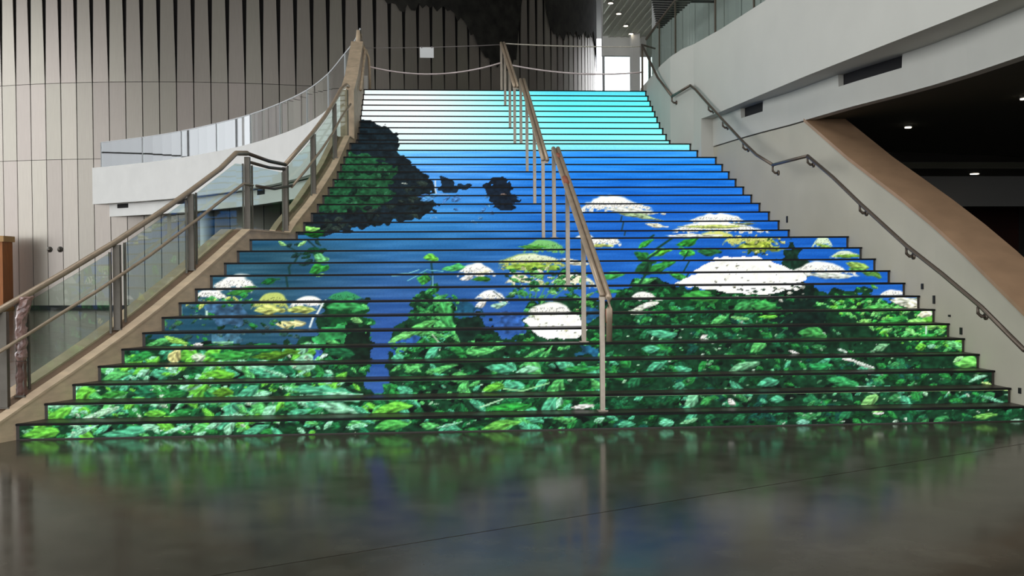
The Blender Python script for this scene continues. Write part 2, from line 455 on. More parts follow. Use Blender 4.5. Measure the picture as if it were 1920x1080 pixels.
# beam above that wall, with open slots near its top
ysb = [4.0, 6.0, 8.0, 9.4, 9.95, 9.96, 10.6, 11.4, 12.06, 12.7, 12.71, 13.26, 13.7, 14.105, 14.12, 14.35, 14.8, 15.6, 16.2, 16.39, 16.40, 16.9, 17.19, 17.21, 18.45]
def slot(y): return 9.4 <= y <= 9.93 or 12.705 <= y <= 14.11 or 16.395 <= y <= 17.2
tr2 = tag(rings('trim_2', [[(xr_low(y) - .012, y, 3.775), (xr_low(y) - .012, y, 4.10 if slot(y) else 4.268), (xr_low(y) + .14, y, 4.10 if slot(y) else 4.268), (xr_low(y) + .14, y, 3.775)] for y in ysb], M['dimwhite']),
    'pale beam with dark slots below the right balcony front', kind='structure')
for ya_, yb_ in ((9.42, 9.93), (12.72, 14.09), (16.41, 17.18)):
    rings('beam_slot', [[(xr_low(y) + .05, y, 4.101), (xr_low(y) + .05, y, 4.267), (xr_low(y) + .13, y, 4.267), (xr_low(y) + .13, y, 4.101)] for y in np.linspace(ya_, yb_, 4)], M['backing'], tr2)
# right balcony front and upper flank wall
ysf = [4.0, 6.0, 8.0, 10.0, 11.0, 12.2, 13.2, 14.2, 15.1, 16.0, 16.8, 17.6, 18.45]
tag(rings('wall_gallery_right', [[(xf(y), y, 4.27), (xf(y), y, 5.68), (xf(y) + .3, y, 5.68), (xf(y) + .3, y, 4.45), (xf(y) + .85, y, 4.45), (xf(y) + .85, y, 4.27)] for y in ysf], M['dimwhite']),
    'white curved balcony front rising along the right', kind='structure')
ysg = [18.45, 18.8, 19.2, 19.66, 20.1, 20.5, 21.5, 22.4, 23.2]
tag(rings('wall_flank_right', [[(xf(y), y, 3.4), (xf(y), y, 5.68 if y < 19.4 else 5.62), (xf(y) + .3, y, 5.68 if y < 19.4 else 5.62), (xf(y) + .3, y, 3.4)] for y in ysg], M['dimwhite']),
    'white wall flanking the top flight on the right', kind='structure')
# dark space under the right gallery
sl = [(xr_low(y) + .12, y) for y in (4, 9, 11.46, 13.26, 15.6, 18.45)]
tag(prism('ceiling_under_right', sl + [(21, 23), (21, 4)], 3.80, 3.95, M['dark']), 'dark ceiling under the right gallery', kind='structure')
tag(prism('floor_gallery_right', [(xf(y) + .28, y) for y in (4, 10, 14.2, 17.6, 18.8, 22.9)] + [(21, 22.9), (21, 4)], 5.1, 5.42, M['hall']), 'gallery floor on the right', kind='structure')
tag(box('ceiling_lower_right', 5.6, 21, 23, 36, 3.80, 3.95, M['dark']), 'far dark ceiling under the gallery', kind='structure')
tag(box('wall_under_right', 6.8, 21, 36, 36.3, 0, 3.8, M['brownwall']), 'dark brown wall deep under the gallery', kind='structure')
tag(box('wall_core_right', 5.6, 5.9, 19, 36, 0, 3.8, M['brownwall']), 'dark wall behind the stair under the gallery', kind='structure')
tag(box('wall_bulkhead_right', 5.9, 21, 25, 25.25, 3.05, 3.8, M['hall']), 'drop bulkhead in the dark space on the right', kind='structure')
# grey panelled wall seen through the right balcony glass
wp = empty('wall_gallery_back', 'grey vertical panels behind the right balcony glass', kind='structure')
box('backing', 8.1, 8.3, 17, 38, 5.42, 17, M['backing'], wp)
for i in range(13): box('panel', 8.0, 8.1, 17 + i * 1.6 + .05, 17 + (i + 1) * 1.6 - .05, 5.42, 17, M['greypanel'], wp)

# ------------------------------------------------------------------ the staircase
stair = empty('staircase', 'wide staircase whose risers light up with a sea and flower picture', 'staircase', loc=(1.0, 10.26, 0))
FEATURES=[
('P',(18,30,36),[(-1.54,4.576),(-1.31,4.555),(-1.06,4.472),(-0.87,4.389),(-0.72,4.226),(-0.65,4.03),(-0.63,3.764),(-0.5,3.547),(-0.27,3.369),(-0.1,3.196),(-0.02,3.019),(-0.01,2.756),(0.09,2.618),(-0.02,2.5),(-0.29,2.403),(-0.69,2.309),(-1.25,2.198),(-1.7,2.126),(-2.17,2.128),(-2.09,2.351),(-1.91,2.717),(-1.68,3.387),(-1.57,3.858)]),
('P',(26,72,44),[(-1.55,3.682),(-1.17,3.654),(-0.88,3.51),(-0.63,3.314),(-0.75,2.975),(-0.64,2.74),(-0.96,2.553),(-1.46,2.53),(-1.85,2.457),(-1.92,2.573),(-1.76,3.02),(-1.61,3.509)]),
('G',70,0.074,0.24,[(38,92,58),(22,60,40),(48,104,70),(16,45,34)],[(-1.55,3.682),(-1.08,3.635),(-0.63,3.296),(-0.68,2.758),(-1.05,2.528),(-1.76,2.473),(-1.88,2.615),(-1.68,3.342)]),
('G',60,0.068,0.204,[(22,34,34),(12,20,22),(35,50,45),(45,58,52)],[(-1.63,2.53),(-0.64,2.672),(-0.22,3.178),(-0.02,2.713),(-0.29,2.427),(-1.01,2.294),(-1.78,2.158)]),
('L',(170,180,170),(-0.5,3.037),0.126,0.036,-10),
('S',(190,210,225),0.026,[(0.01,3.081),(0.01,2.974),(0.03,2.846)]),
('S',(130,165,205),0.017,[(0.05,2.846),(0.27,2.811)]),
('P',(18,34,48),[(0.04,2.899),(0.09,3.045),(0.13,3.142),(0.21,3.178),(0.3,3.089),(0.39,2.974),(0.49,3.018),(0.6,3.0),(0.62,2.915),(0.4,2.872),(0.05,2.872)]),
('P',(16,28,42),[(0.84,2.932),(0.83,3.018),(0.91,3.044),(0.98,3.141),(1.08,3.223),(1.14,3.159),(1.2,3.159),(1.24,3.017),(1.26,2.862),(1.31,2.771),(1.41,2.771),(1.31,2.702),(1.25,2.547),(0.94,2.557),(0.91,2.703),(0.86,2.789)]),
('L',(140,120,110),(1.12,2.827),0.123,0.026,0),
('G',16,0.088,0.262,[(90,160,225),(70,130,200)],[(-0.21,2.82),(0.88,2.818),(0.85,2.565),(1.21,2.447),(0.37,2.248),(-0.12,2.385)]),
('P',(16,52,31),[(-4.18,0.0),(-4.3,0.299),(-3.92,0.31),(-3.72,0.478),(-3.4,0.775),(-3.27,0.88),(-2.59,0.825),(-2.36,0.775),(-1.53,0.812),(-1.35,0.929),(-1.33,1.261),(-1.13,1.337),(-0.83,1.256),(-0.74,0.802),(-0.72,0.559),(-0.76,0.444),(-0.55,0.31),(-0.47,0.47),(-0.53,0.556),(-0.45,0.761),(-0.49,0.889),(-0.32,1.023),(-0.3,1.251),(-0.1,1.347),(-0.01,1.249),(0.21,1.224),(0.33,1.016),(0.64,0.95),(0.81,0.783),(0.96,0.842),(1.13,1.24),(1.81,1.24),(2.11,1.239),(2.45,1.419),(2.79,1.484),(3.19,1.352),(4.55,1.34),(5.51,1.299),(5.44,1.208),(5.78,1.139),(6.31,0.952),(6.47,0.312),(6.11,0.0)]),
('P',(14,62,30),[(2.4,1.236),(2.86,1.388),(3.19,1.285),(4.0,1.292),(4.21,1.343),(4.55,1.274),(4.33,1.037),(3.59,0.873),(2.72,0.93)]),
('P',(12,34,26),[(4.14,1.344),(4.72,1.469),(4.71,1.215),(4.6,0.861),(4.12,0.764),(3.94,0.977)]),
('P',(18,48,34),[(4.65,1.82),(4.87,1.933),(4.89,1.854),(4.83,1.57),(4.65,1.401),(4.41,1.54)]),
('G',560,0.08,0.32,[(9,22,16),(14,62,30),(16,52,32),(22,90,48),(45,140,65),(30,110,60),(95,195,105),(85,185,140),(35,120,80),(150,225,180),(110,205,70),(24,70,44),(9,22,16)],[(-4.03,0.0),(-3.89,0.266),(-3.62,0.465),(-3.31,0.775),(-3.05,0.83),(-2.3,0.756),(-1.65,0.783),(-1.36,0.81),(-0.9,0.505),(-0.64,0.237),(-0.62,0.0)]),
('G',60,0.07,0.25,[(45,140,65),(95,195,105),(85,185,140),(150,225,180),(110,205,70),(60,160,90)],[(-3.98,0.0),(-3.84,0.281),(-3.62,0.465),(-2.9,0.534),(-2.24,0.581),(-1.23,0.509),(-0.69,0.238),(-0.62,0.0)]),
('G',380,0.06,0.25,[(14,62,30),(9,22,16),(22,84,44),(45,140,65),(30,110,60),(95,195,105),(85,185,140),(18,50,30)],[(-0.62,0.0),(-0.64,0.183),(-0.44,0.498),(-0.43,0.798),(0.08,1.018),(0.32,0.789),(0.96,0.743),(1.85,0.775),(1.71,0.198),(1.66,0.025)]),
('G',420,0.066,0.242,[(9,22,16),(14,62,30),(14,62,30),(16,48,32),(25,90,50),(20,75,62),(20,70,40),(45,140,65),(40,120,75)],[(1.66,0.025),(1.91,0.775),(2.46,1.235),(3.91,1.222),(4.24,0.763),(6.28,0.314),(6.05,0.0)]),
('G',220,0.054,0.162,[(14,62,30),(45,140,65),(22,90,46),(95,195,105),(110,205,70),(40,150,60),(130,220,120)],[(4.57,1.151),(4.96,1.257),(5.38,1.24),(6.05,1.202),(6.15,0.843),(6.18,0.62),(5.36,0.688),(4.98,0.966)]),
('G',150,0.074,0.21,[(22,80,46),(45,140,65),(40,120,75),(26,96,60),(85,185,140),(60,140,80),(14,62,30)],[(1.71,0.05),(1.97,0.775),(2.53,1.106),(3.91,1.092),(4.12,0.764),(5.22,0.535),(6.11,0.237),(6.0,0.0)]),
('G',170,0.025,0.075,[(9,22,16),(30,70,40),(120,170,130),(9,22,16),(190,220,195),(70,130,90)],[(3.43,0.983),(4.72,0.969),(6.02,0.465),(5.94,0.001),(2.04,0.018),(2.16,0.728)]),
('G',180,0.041,0.149,[(14,62,30),(9,22,16),(45,140,65),(35,120,60),(24,80,44)],[(2.58,1.486),(3.13,1.352),(4.14,1.31),(4.44,1.217),(3.97,0.868),(3.04,0.93),(2.47,0.993),(2.14,1.238)]),
('G',90,0.062,0.188,[(14,62,30),(20,76,42),(45,140,65),(28,100,52),(95,195,105),(9,22,16)],[(-1.27,1.033),(-1.13,1.259),(-0.8,1.202),(-0.72,0.765),(-0.73,0.502),(-1.01,0.563),(-1.26,0.772)]),
('G',110,0.055,0.165,[(14,62,30),(9,22,16),(22,84,44),(45,140,65),(30,110,60),(95,195,105)],[(-0.44,0.555),(-0.43,0.798),(-0.29,1.084),(-0.11,1.25),(0.21,1.192),(0.39,1.015),(0.68,0.93),(0.87,0.782),(0.49,0.69),(-0.1,0.608)]),
('G',110,0.046,0.15,[(14,62,30),(22,84,44),(45,140,65),(95,195,105),(70,160,70),(9,22,16)],[(0.84,0.745),(1.05,1.008),(1.11,1.216),(1.75,1.24),(2.07,1.207),(1.97,0.775),(1.56,0.736)]),
('G',70,0.025,0.08,[(170,225,180),(120,210,150),(200,235,200)],[(-3.88,0.0),(-3.63,0.411),(-2.98,0.735),(-1.49,0.716),(-0.69,0.238),(-0.62,0.0)]),
('G',60,0.026,0.074,[(170,225,180),(120,210,150),(90,190,110)],[(-0.41,0.063),(-0.34,0.797),(0.49,0.749),(1.8,0.733),(1.66,0.051)]),
('G',70,0.022,0.072,[(170,225,180),(110,200,140),(90,180,110)],[(1.77,0.076),(2.15,0.996),(4.04,1.091),(5.36,0.749),(5.82,0.059)]),
('G',70,0.04,0.121,[(60,170,70),(110,205,100),(30,110,50),(140,220,110)],[(4.96,1.303),(5.51,1.366),(6.04,1.019),(6.06,0.74),(5.36,0.749),(4.92,1.03)]),
('S',(20,55,50),0.027,[(-1.48,1.855),(-1.75,1.823),(-1.84,1.651),(-1.81,1.394)]),
('S',(20,55,50),0.02,[(-1.75,1.823),(-1.97,1.947)]),
('S',(20,50,50),0.024,[(-1.78,2.126),(-1.51,1.856),(-1.55,1.718)]),
('G',14,0.084,0.182,[(22,58,55),(18,70,45)],[(-1.93,1.947),(-1.51,2.001),(-1.44,1.786),(-1.72,1.65)]),
('L',(14,84,24),(-1.78,2.15),0.336,0.112,0),
('L',(150,235,110),(-1.88,2.233),0.304,0.096,0),
('L',(160,230,140),(-2.0,1.968),0.119,0.063,-30),
('L',(160,230,140),(-1.74,1.967),0.162,0.054,35),
('L',(110,195,125),(-1.47,1.766),0.21,0.14,-20),
('L',(50,150,60),(-1.47,1.628),0.273,0.156,20),
('L',(150,225,120),(-1.42,1.549),0.104,0.039,0),
('L',(25,100,45),(-2.02,1.488),0.26,0.091,15),
('U',(250,250,240),-2.73,-2.16,1.395,1.576),
('U',(250,250,240),-2.91,-2.48,1.288,1.402),
('L',(60,140,60),(-2.33,1.366),0.375,0.088,10),
('G',30,0.05,0.138,[(45,140,65),(95,195,105),(30,90,45),(190,205,110)],[(-2.87,1.301),(-2.21,1.346),(-2.13,1.202),(-2.9,1.16)]),
('U',(190,205,110),-2.16,-1.72,1.203,1.363),
('L',(205,215,120),(-1.95,1.15),0.375,0.137,0),
('U',(250,250,240),-1.73,-1.32,1.198,1.308),
('L',(190,205,110),(-1.58,1.147),0.375,0.1,0),
('L',(220,215,150),(-1.66,0.994),0.36,0.132,0),
('S',(220,230,225),0.025,[(-1.32,1.239),(-1.4,1.084),(-1.44,0.961)]),
('G',70,0.048,0.156,[(70,105,110),(45,140,65),(14,62,30),(60,120,70),(40,80,75)],[(-3.13,1.053),(-2.96,1.223),(-2.16,1.153),(-1.57,1.036),(-1.41,0.81),(-2.3,0.775),(-3.28,0.833)]),
('S',(200,225,215),0.03,[(-2.97,1.192),(-2.97,1.098)]),
('S',(190,220,200),0.03,[(-2.67,1.22),(-2.67,1.085)]),
('P',(55,90,120),[(-2.68,1.233),(-2.22,1.203),(-2.2,0.982),(-2.41,0.972),(-2.59,1.047)]),
('P',(60,100,120),[(-2.47,0.93),(-2.15,0.915),(-2.21,0.79),(-2.47,0.794)]),
('L',(150,225,180),(-2.36,0.816),0.288,0.046,0),
('L',(60,160,85),(-1.05,1.173),0.5,0.212,-5),
('U',(55,150,95),-1.31,-0.88,1.261,1.362),
('P',(14,62,30),[(-1.23,1.112),(-0.8,1.126),(-0.77,0.966),(-1.08,0.994),(-1.23,1.063)]),
('L',(120,190,110),(-0.91,1.041),0.144,0.084,-20),
('P',(48,138,75),[(-1.37,0.87),(-1.34,0.96),(-1.14,0.995),(-0.99,0.93),(-0.92,0.804),(-1.03,0.769),(-1.31,0.809)]),
('P',(12,30,20),[(-1.02,0.956),(-0.75,0.966),(-0.69,0.616),(-0.89,0.62),(-1.01,0.805)]),
('L',(30,100,60),(-1.03,0.71),0.402,0.149,-10),
('L',(200,235,215),(-1.22,0.672),0.126,0.057,30),
('P',(52,86,160),[(-1.33,0.772),(-1.24,0.778),(-1.23,0.666),(-1.33,0.644)]),
('L',(110,205,70),(-3.78,0.063),0.42,0.13,5),
('L',(150,225,180),(-3.41,0.076),0.35,0.06,25),
('L',(85,185,140),(-3.0,0.048),0.499,0.136,5),
('L',(150,225,180),(-2.52,0.081),0.315,0.052,20),
('L',(150,225,180),(-2.01,0.076),0.21,0.105,70),
('L',(85,185,140),(-1.76,0.061),0.3,0.1,20),
('L',(110,205,70),(-3.73,0.21),0.315,0.157,30),
('L',(180,235,190),(-3.35,0.203),0.42,0.074,20),
('L',(150,225,180),(-2.98,0.245),0.08,0.06,0),
('L',(110,205,70),(-2.79,0.194),0.252,0.094,0),
('L',(45,140,65),(-2.52,0.205),0.315,0.094,10),
('L',(85,185,140),(-2.04,0.234),0.136,0.157,80),
('L',(150,225,180),(-1.66,0.212),0.22,0.132,40),
('L',(85,185,140),(-1.38,0.185),0.262,0.094,10),
('L',(150,225,180),(-0.96,0.221),0.578,0.137,-12),
('L',(85,185,140),(-0.74,0.185),0.315,0.074,-30),
('L',(110,205,70),(-3.57,0.367),0.273,0.147,25),
('L',(60,150,60),(-3.28,0.362),0.33,0.099,10),
('L',(85,140,40),(-2.18,0.361),0.253,0.121,0),
('L',(85,185,140),(-1.94,0.357),0.275,0.132,30),
('L',(85,185,140),(-1.15,0.356),0.77,0.143,-6),
('L',(150,225,180),(-0.98,0.326),0.44,0.055,-5),
('L',(45,140,65),(-2.67,0.341),0.315,0.094,10),
('L',(95,195,105),(-3.33,0.523),0.363,0.11,12),
('L',(150,225,180),(-3.08,0.548),0.165,0.088,30),
('L',(110,200,60),(-2.27,0.525),0.385,0.11,0),
('L',(85,185,140),(-1.79,0.529),0.46,0.126,-10),
('L',(150,225,180),(-1.68,0.516),0.33,0.044,-20),
('L',(150,225,180),(-1.4,0.529),0.242,0.044,25),
('L',(45,140,65),(-3.15,0.691),0.345,0.104,15),
('L',(215,210,140),(-2.81,0.687),0.207,0.15,70),
('L',(200,225,190),(-2.57,0.684),0.165,0.11,0),
('L',(60,155,65),(-2.24,0.691),0.495,0.121,0),
('L',(85,140,40),(-1.75,0.702),0.575,0.115,8),
('L',(95,195,105),(-3.05,0.83),0.345,0.08,15),
('L',(150,215,90),(-2.88,0.852),0.3,0.084,-20),
('L',(250,250,240),(-2.64,0.79),0.108,0.06,0),
('L',(45,140,65),(-1.95,0.751),0.402,0.069,0),
('L',(110,205,70),(-0.06,1.757),0.21,0.119,-10),
('S',(18,60,60),0.027,[(-0.05,1.693),(-0.03,1.506),(-0.05,1.249)]),
('S',(120,190,200),0.014,[(-0.53,1.543),(-0.34,1.559),(-0.21,1.606)]),
('S',(100,180,190),0.013,[(-0.34,1.475),(-0.11,1.605),(0.1,1.583)]),
('L',(85,195,105),(0.25,1.63),0.378,0.101,6),
('L',(60,150,60),(-0.14,1.493),0.169,0.169,80),
('L',(40,120,50),(-0.01,1.379),0.195,0.13,60),
('S',(120,180,200),0.014,[(-0.03,1.539),(-0.03,1.379)]),
('G',40,0.052,0.169,[(60,150,80),(50,140,70),(14,62,30),(95,195,105)],[(-0.3,1.251),(-0.1,1.379),(0.22,1.312),(0.34,1.128),(0.02,1.019),(-0.32,1.085)]),
('L',(72,172,90),(0.12,1.08),0.432,0.18,-75),
('P',(28,82,112),[(0.21,1.224),(0.33,1.236),(0.59,1.093),(0.33,1.078),(0.21,1.097)]),
('P',(14,38,28),[(0.26,1.066),(0.56,1.087),(0.65,0.93),(0.38,0.788),(0.2,0.912)]),
('L',(100,195,100),(-0.16,0.947),0.462,0.112,24),
('L',(125,220,120),(-0.39,0.846),0.312,0.12,20),
('L',(95,195,105),(0.04,0.957),0.144,0.132,0),
('S',(200,220,190),0.012,[(-0.04,0.884),(0.03,0.793),(0.05,0.725)]),
('L',(85,185,140),(-0.03,0.697),0.24,0.108,40),
('P',(38,80,140),[(-0.43,0.798),(-0.23,0.868),(-0.16,0.795),(-0.28,0.759),(-0.42,0.732)]),
('P',(45,85,150),[(0.72,1.092),(1.07,1.088),(1.01,0.872),(0.87,0.843),(0.68,0.93)]),
('P',(30,80,120),[(1.78,1.145),(1.96,1.144),(1.91,0.999),(1.76,0.988)]),
('P',(30,85,115),[(1.59,0.736),(1.83,0.744),(1.81,0.625),(1.56,0.629)]),
('U',(250,250,240),0.28,0.77,1.55,1.703),
('L',(238,236,205),(0.61,1.566),0.27,0.054,12),
('L',(55,120,30),(0.59,1.488),0.27,0.081,0),
('L',(250,250,240),(0.4,1.516),0.221,0.078,20),
('U',(250,250,240),0.47,0.88,1.24,1.366),
('L',(250,250,240),(0.54,1.202),0.163,0.088,30),
('L',(170,220,190),(0.75,1.187),0.225,0.088,10),
('S',(40,60,50),0.013,[(0.71,1.34),(0.85,1.218)]),
('U',(190,205,110),0.78,1.67,1.667,1.826),
('U',(225,235,200),0.9,1.64,1.716,1.811),
('L',(150,190,70),(1.26,1.63),0.84,0.14,0),
('U',(238,236,205),0.86,1.23,1.432,1.563),
('U',(238,236,205),1.43,2.02,1.414,1.571),
('L',(238,236,205),(1.81,1.694),0.42,0.098,-10),
('G',60,0.034,0.122,[(90,150,60),(40,90,40),(238,236,205),(200,210,150),(30,70,50)],[(0.85,1.632),(1.95,1.625),(1.73,1.364),(0.87,1.371)]),
('G',60,0.047,0.162,[(40,110,60),(90,170,90),(30,80,50),(120,190,110),(60,140,70)],[(0.91,1.598),(1.95,1.59),(2.01,1.239),(0.91,1.237)]),
('S',(70,140,90),0.013,[(0.96,1.431),(1.04,1.24)]),
('S',(70,140,90),0.013,[(1.06,1.43),(1.1,1.24)]),
('S',(70,140,90),0.014,[(1.16,1.43),(1.16,1.24)]),
('S',(70,140,90),0.014,[(1.26,1.429),(1.22,1.24)]),
('S',(70,140,90),0.014,[(1.36,1.428),(1.28,1.24)]),
('S',(70,140,90),0.014,[(1.46,1.427),(1.34,1.24)]),
('S',(70,140,90),0.014,[(1.63,1.426),(1.44,1.24)]),
('U',(120,190,110),1.13,1.77,1.84,2.015),
('L',(80,160,60),(1.32,1.901),0.435,0.058,0),
('U',(250,250,240),2.0,2.53,1.926,2.122),
('L',(190,205,110),(2.26,1.91),0.435,0.058,0),
('U',(250,250,240),1.05,1.67,1.058,1.232),
('P',(250,250,240),[(1.03,1.008),(1.14,1.07),(1.67,1.077),(1.73,0.93),(1.59,0.822),(1.29,0.814),(1.11,0.901)]),
('G',24,0.019,0.056,[(190,190,140),(120,130,80),(160,170,120)],[(1.11,1.184),(1.72,1.146),(1.63,0.834),(1.17,0.87)]),
('L',(95,195,105),(0.49,0.702),0.36,0.108,5),
('L',(45,140,65),(0.25,0.723),0.24,0.096,-20),
('L',(95,195,105),(1.11,0.682),0.36,0.06,25),
('L',(95,195,105),(1.26,0.71),0.3,0.048,60),
('L',(85,185,140),(0.7,0.539),0.345,0.115,-10),
('L',(150,225,180),(0.99,0.523),0.288,0.081,10),
('L',(45,140,65),(1.58,0.527),0.402,0.092,0),
('L',(110,205,70),(0.6,0.373),0.275,0.099,15),
('L',(85,185,140),(0.82,0.387),0.23,0.126,0),
('L',(95,195,105),(1.28,0.38),0.207,0.138,50),
('L',(50,165,65),(0.75,0.203),0.462,0.121,5),
('L',(150,225,180),(1.26,0.25),0.165,0.066,70),
('L',(250,250,240),(1.52,0.196),0.297,0.06,5),
('L',(115,205,85),(0.67,0.069),0.44,0.132,10),
('L',(110,205,70),(-0.45,0.207),0.44,0.11,10),
('L',(85,185,85),(-0.44,0.079),0.368,0.126,5),
('L',(85,185,140),(-0.32,0.36),0.198,0.132,-20),
('L',(95,195,105),(-0.24,0.552),0.23,0.092,20),
('L',(150,225,180),(0.14,0.079),0.315,0.032,15),
('L',(85,185,140),(1.9,0.047),0.21,0.094,0),
('L',(150,225,180),(1.63,0.106),0.136,0.063,20),
('L',(95,195,105),(0.07,0.548),0.345,0.08,15),
('S',(150,220,150),0.016,[(0.71,0.355),(0.91,0.329),(1.19,0.415)]),
('S',(180,225,180),0.016,[(0.45,0.208),(0.55,0.245),(0.68,0.292)]),
('U',(250,250,240),2.29,3.5,2.544,2.815),
('L',(235,240,225),(3.16,2.508),0.962,0.122,-6),
('L',(160,185,140),(3.23,2.416),0.765,0.102,-10),
('L',(238,236,205),(3.44,2.26),0.391,0.085,-10),
('S',(30,60,70),0.025,[(2.94,2.417),(2.87,2.105)]),
('U',(250,250,240),3.96,4.98,2.324,2.471),
('U',(250,250,240),3.59,5.12,2.166,2.352),
('L',(190,205,110),(4.35,2.24),1.19,0.059,0),
('L',(120,140,110),(4.86,2.288),0.51,0.042,0),
('U',(210,215,120),3.9,4.67,1.93,2.204),
('L',(165,185,70),(4.38,1.884),0.6,0.195,0),
('L',(230,235,215),(3.94,2.091),0.907,0.074,0),
('G',60,0.033,0.099,[(150,175,60),(60,100,40),(215,220,140),(30,70,40)],[(4.52,2.097),(5.18,2.094),(4.58,1.82),(4.36,1.715),(4.07,1.823)]),
('L',(100,205,60),(2.99,1.815),0.392,0.098,14),
('L',(60,170,60),(2.85,1.943),0.29,0.102,30),
('L',(50,150,50),(3.42,1.962),0.363,0.131,20),
('L',(70,180,70),(3.33,1.813),0.218,0.174,0),
('L',(40,120,50),(2.74,1.76),0.28,0.14,-30),
('L',(50,140,60),(2.89,1.618),0.49,0.126,20),
('L',(70,170,80),(2.24,1.522),0.405,0.122,10),
('L',(40,110,60),(3.64,1.826),0.362,0.116,0),
('L',(60,160,70),(3.06,1.516),0.27,0.095,-20),
('L',(95,195,105),(2.65,1.451),0.35,0.084,10),
('L',(60,160,75),(2.12,1.328),0.337,0.081,0),
('L',(30,90,50),(2.68,1.62),0.28,0.196,40),
('S',(20,60,40),0.033,[(3.32,2.102),(2.75,1.688),(2.58,1.418)]),
('S',(20,60,40),0.021,[(3.35,1.827),(3.17,1.481)]),
('P',(250,250,240),[(3.01,1.401),(3.27,1.541),(3.59,1.683),(3.74,1.74),(4.29,1.744),(4.44,1.663),(4.69,1.564),(4.74,1.442),(4.55,1.354),(4.24,1.29),(3.87,1.28),(3.5,1.316),(3.19,1.378)]),
('G',30,0.021,0.056,[(170,170,140),(110,110,80),(200,200,180)],[(3.2,1.427),(3.66,1.648),(4.26,1.678),(4.65,1.47),(4.41,1.308),(3.73,1.314)]),
('G',36,0.041,0.095,[(9,22,16),(40,70,50),(210,215,200)],[(3.6,1.348),(4.65,1.401),(4.57,1.216),(3.78,1.191)]),
('U',(250,250,240),4.65,5.4,1.538,1.709),
('L',(225,235,220),(5.08,1.501),0.725,0.102,-3),
('L',(150,190,90),(5.55,1.621),0.363,0.131,-10),
('L',(100,160,70),(5.57,1.531),0.35,0.112,-20),
('U',(215,235,200),5.14,5.43,1.895,2.066),
('L',(140,180,80),(5.32,1.886),0.3,0.06,-15),
('U',(215,230,200),5.27,5.71,1.738,1.837),
('L',(120,170,60),(5.53,1.75),0.45,0.06,0),
('U',(250,250,240),5.56,5.93,1.24,1.323),
('L',(235,240,215),(5.75,1.192),0.405,0.135,0),
('L',(238,236,205),(5.88,1.125),0.27,0.135,0),
('L',(240,238,205),(5.89,1.033),0.221,0.13,0),
('U',(250,250,240),2.39,2.74,1.24,1.331),
('L',(230,235,220),(2.54,1.157),0.364,0.078,15),
('L',(200,215,190),(2.4,1.094),0.26,0.052,10),
('L',(60,155,65),(3.26,1.252),0.473,0.149,0),
('L',(70,170,90),(3.74,1.146),0.299,0.169,20),
('L',(65,165,80),(3.99,1.143),0.378,0.149,0),
('L',(95,195,105),(3.36,0.996),0.26,0.091,20),
('L',(130,205,120),(3.59,1.013),0.26,0.052,-10),
('L',(110,205,70),(3.94,1.028),0.26,0.052,0),
('L',(85,185,140),(2.6,0.859),0.375,0.112,-5),
('L',(85,185,140),(2.41,0.713),0.25,0.112,0),
('L',(250,250,240),(3.08,0.811),0.112,0.05,30),
('L',(95,195,105),(3.62,0.71),0.213,0.125,30),
('L',(70,160,80),(4.36,0.839),0.363,0.138,-8),
('L',(200,230,210),(4.61,0.655),0.15,0.05,-20),
('L',(120,180,130),(5.05,0.692),0.188,0.088,20),
('L',(85,185,140),(2.4,0.55),0.264,0.108,25),
('L',(85,185,140),(2.69,0.511),0.216,0.096,-10),
('L',(120,190,140),(3.38,0.531),0.42,0.108,18),
('L',(50,165,90),(4.25,0.518),0.3,0.144,0),
('L',(250,250,240),(4.56,0.591),0.188,0.038,-10),
('L',(220,235,220),(4.72,0.53),0.276,0.048,-20),
('L',(85,185,140),(2.59,0.36),0.161,0.115,0),
('L',(85,185,140),(3.55,0.385),0.264,0.108,10),
('L',(60,165,95),(4.37,0.367),0.384,0.132,-15),
('L',(170,220,190),(4.58,0.31),0.18,0.036,0),
('L',(130,210,160),(2.64,0.238),0.196,0.138,40),
('L',(60,150,75),(2.81,0.235),0.196,0.104,20),
('L',(85,185,140),(3.55,0.24),0.196,0.092,0),
('L',(150,225,130),(4.53,0.196),0.23,0.126,35),
('L',(250,250,240),(3.06,0.22),0.115,0.069,-40),
('L',(110,205,160),(2.3,0.056),0.165,0.099,0),
('L',(130,205,150),(2.54,0.073),0.22,0.066,20),
('L',(140,220,190),(3.71,0.031),0.143,0.099,0),
('L',(250,250,240),(4.5,0.12),0.121,0.028,0),
('L',(120,215,100),(5.94,0.525),0.388,0.162,0),
('L',(160,230,150),(5.81,0.574),0.15,0.062,30),
('L',(150,220,180),(5.87,0.39),0.24,0.048,20),
('L',(190,235,140),(5.98,0.325),0.156,0.036,-20),
('L',(110,190,150),(5.88,0.196),0.345,0.046,-20),
('L',(150,225,180),(6.06,0.25),0.126,0.034,0),
('L',(120,195,90),(5.64,0.067),0.275,0.088,5),
('L',(150,200,170),(5.97,0.006),0.173,0.035,0),
('L',(110,205,70),(5.94,0.969),0.325,0.104,10),
('L',(140,220,110),(5.78,0.93),0.27,0.108,-10),
('L',(60,170,75),(5.74,0.775),0.325,0.117,20),
('L',(110,200,120),(5.93,0.711),0.26,0.091,-20),
('L',(150,225,180),(5.65,0.697),0.112,0.062,0),
('L',(60,160,70),(5.48,0.961),0.39,0.117,10),
('L',(90,190,90),(5.38,1.11),0.337,0.094,10),
('L',(250,250,240),(4.05,0.644),0.15,0.037,-20),
('S',(40,100,70),0.013,[(4.12,0.975),(3.91,0.767)]),
('S',(200,225,215),0.02,[(5.73,0.911),(5.73,0.817)])]

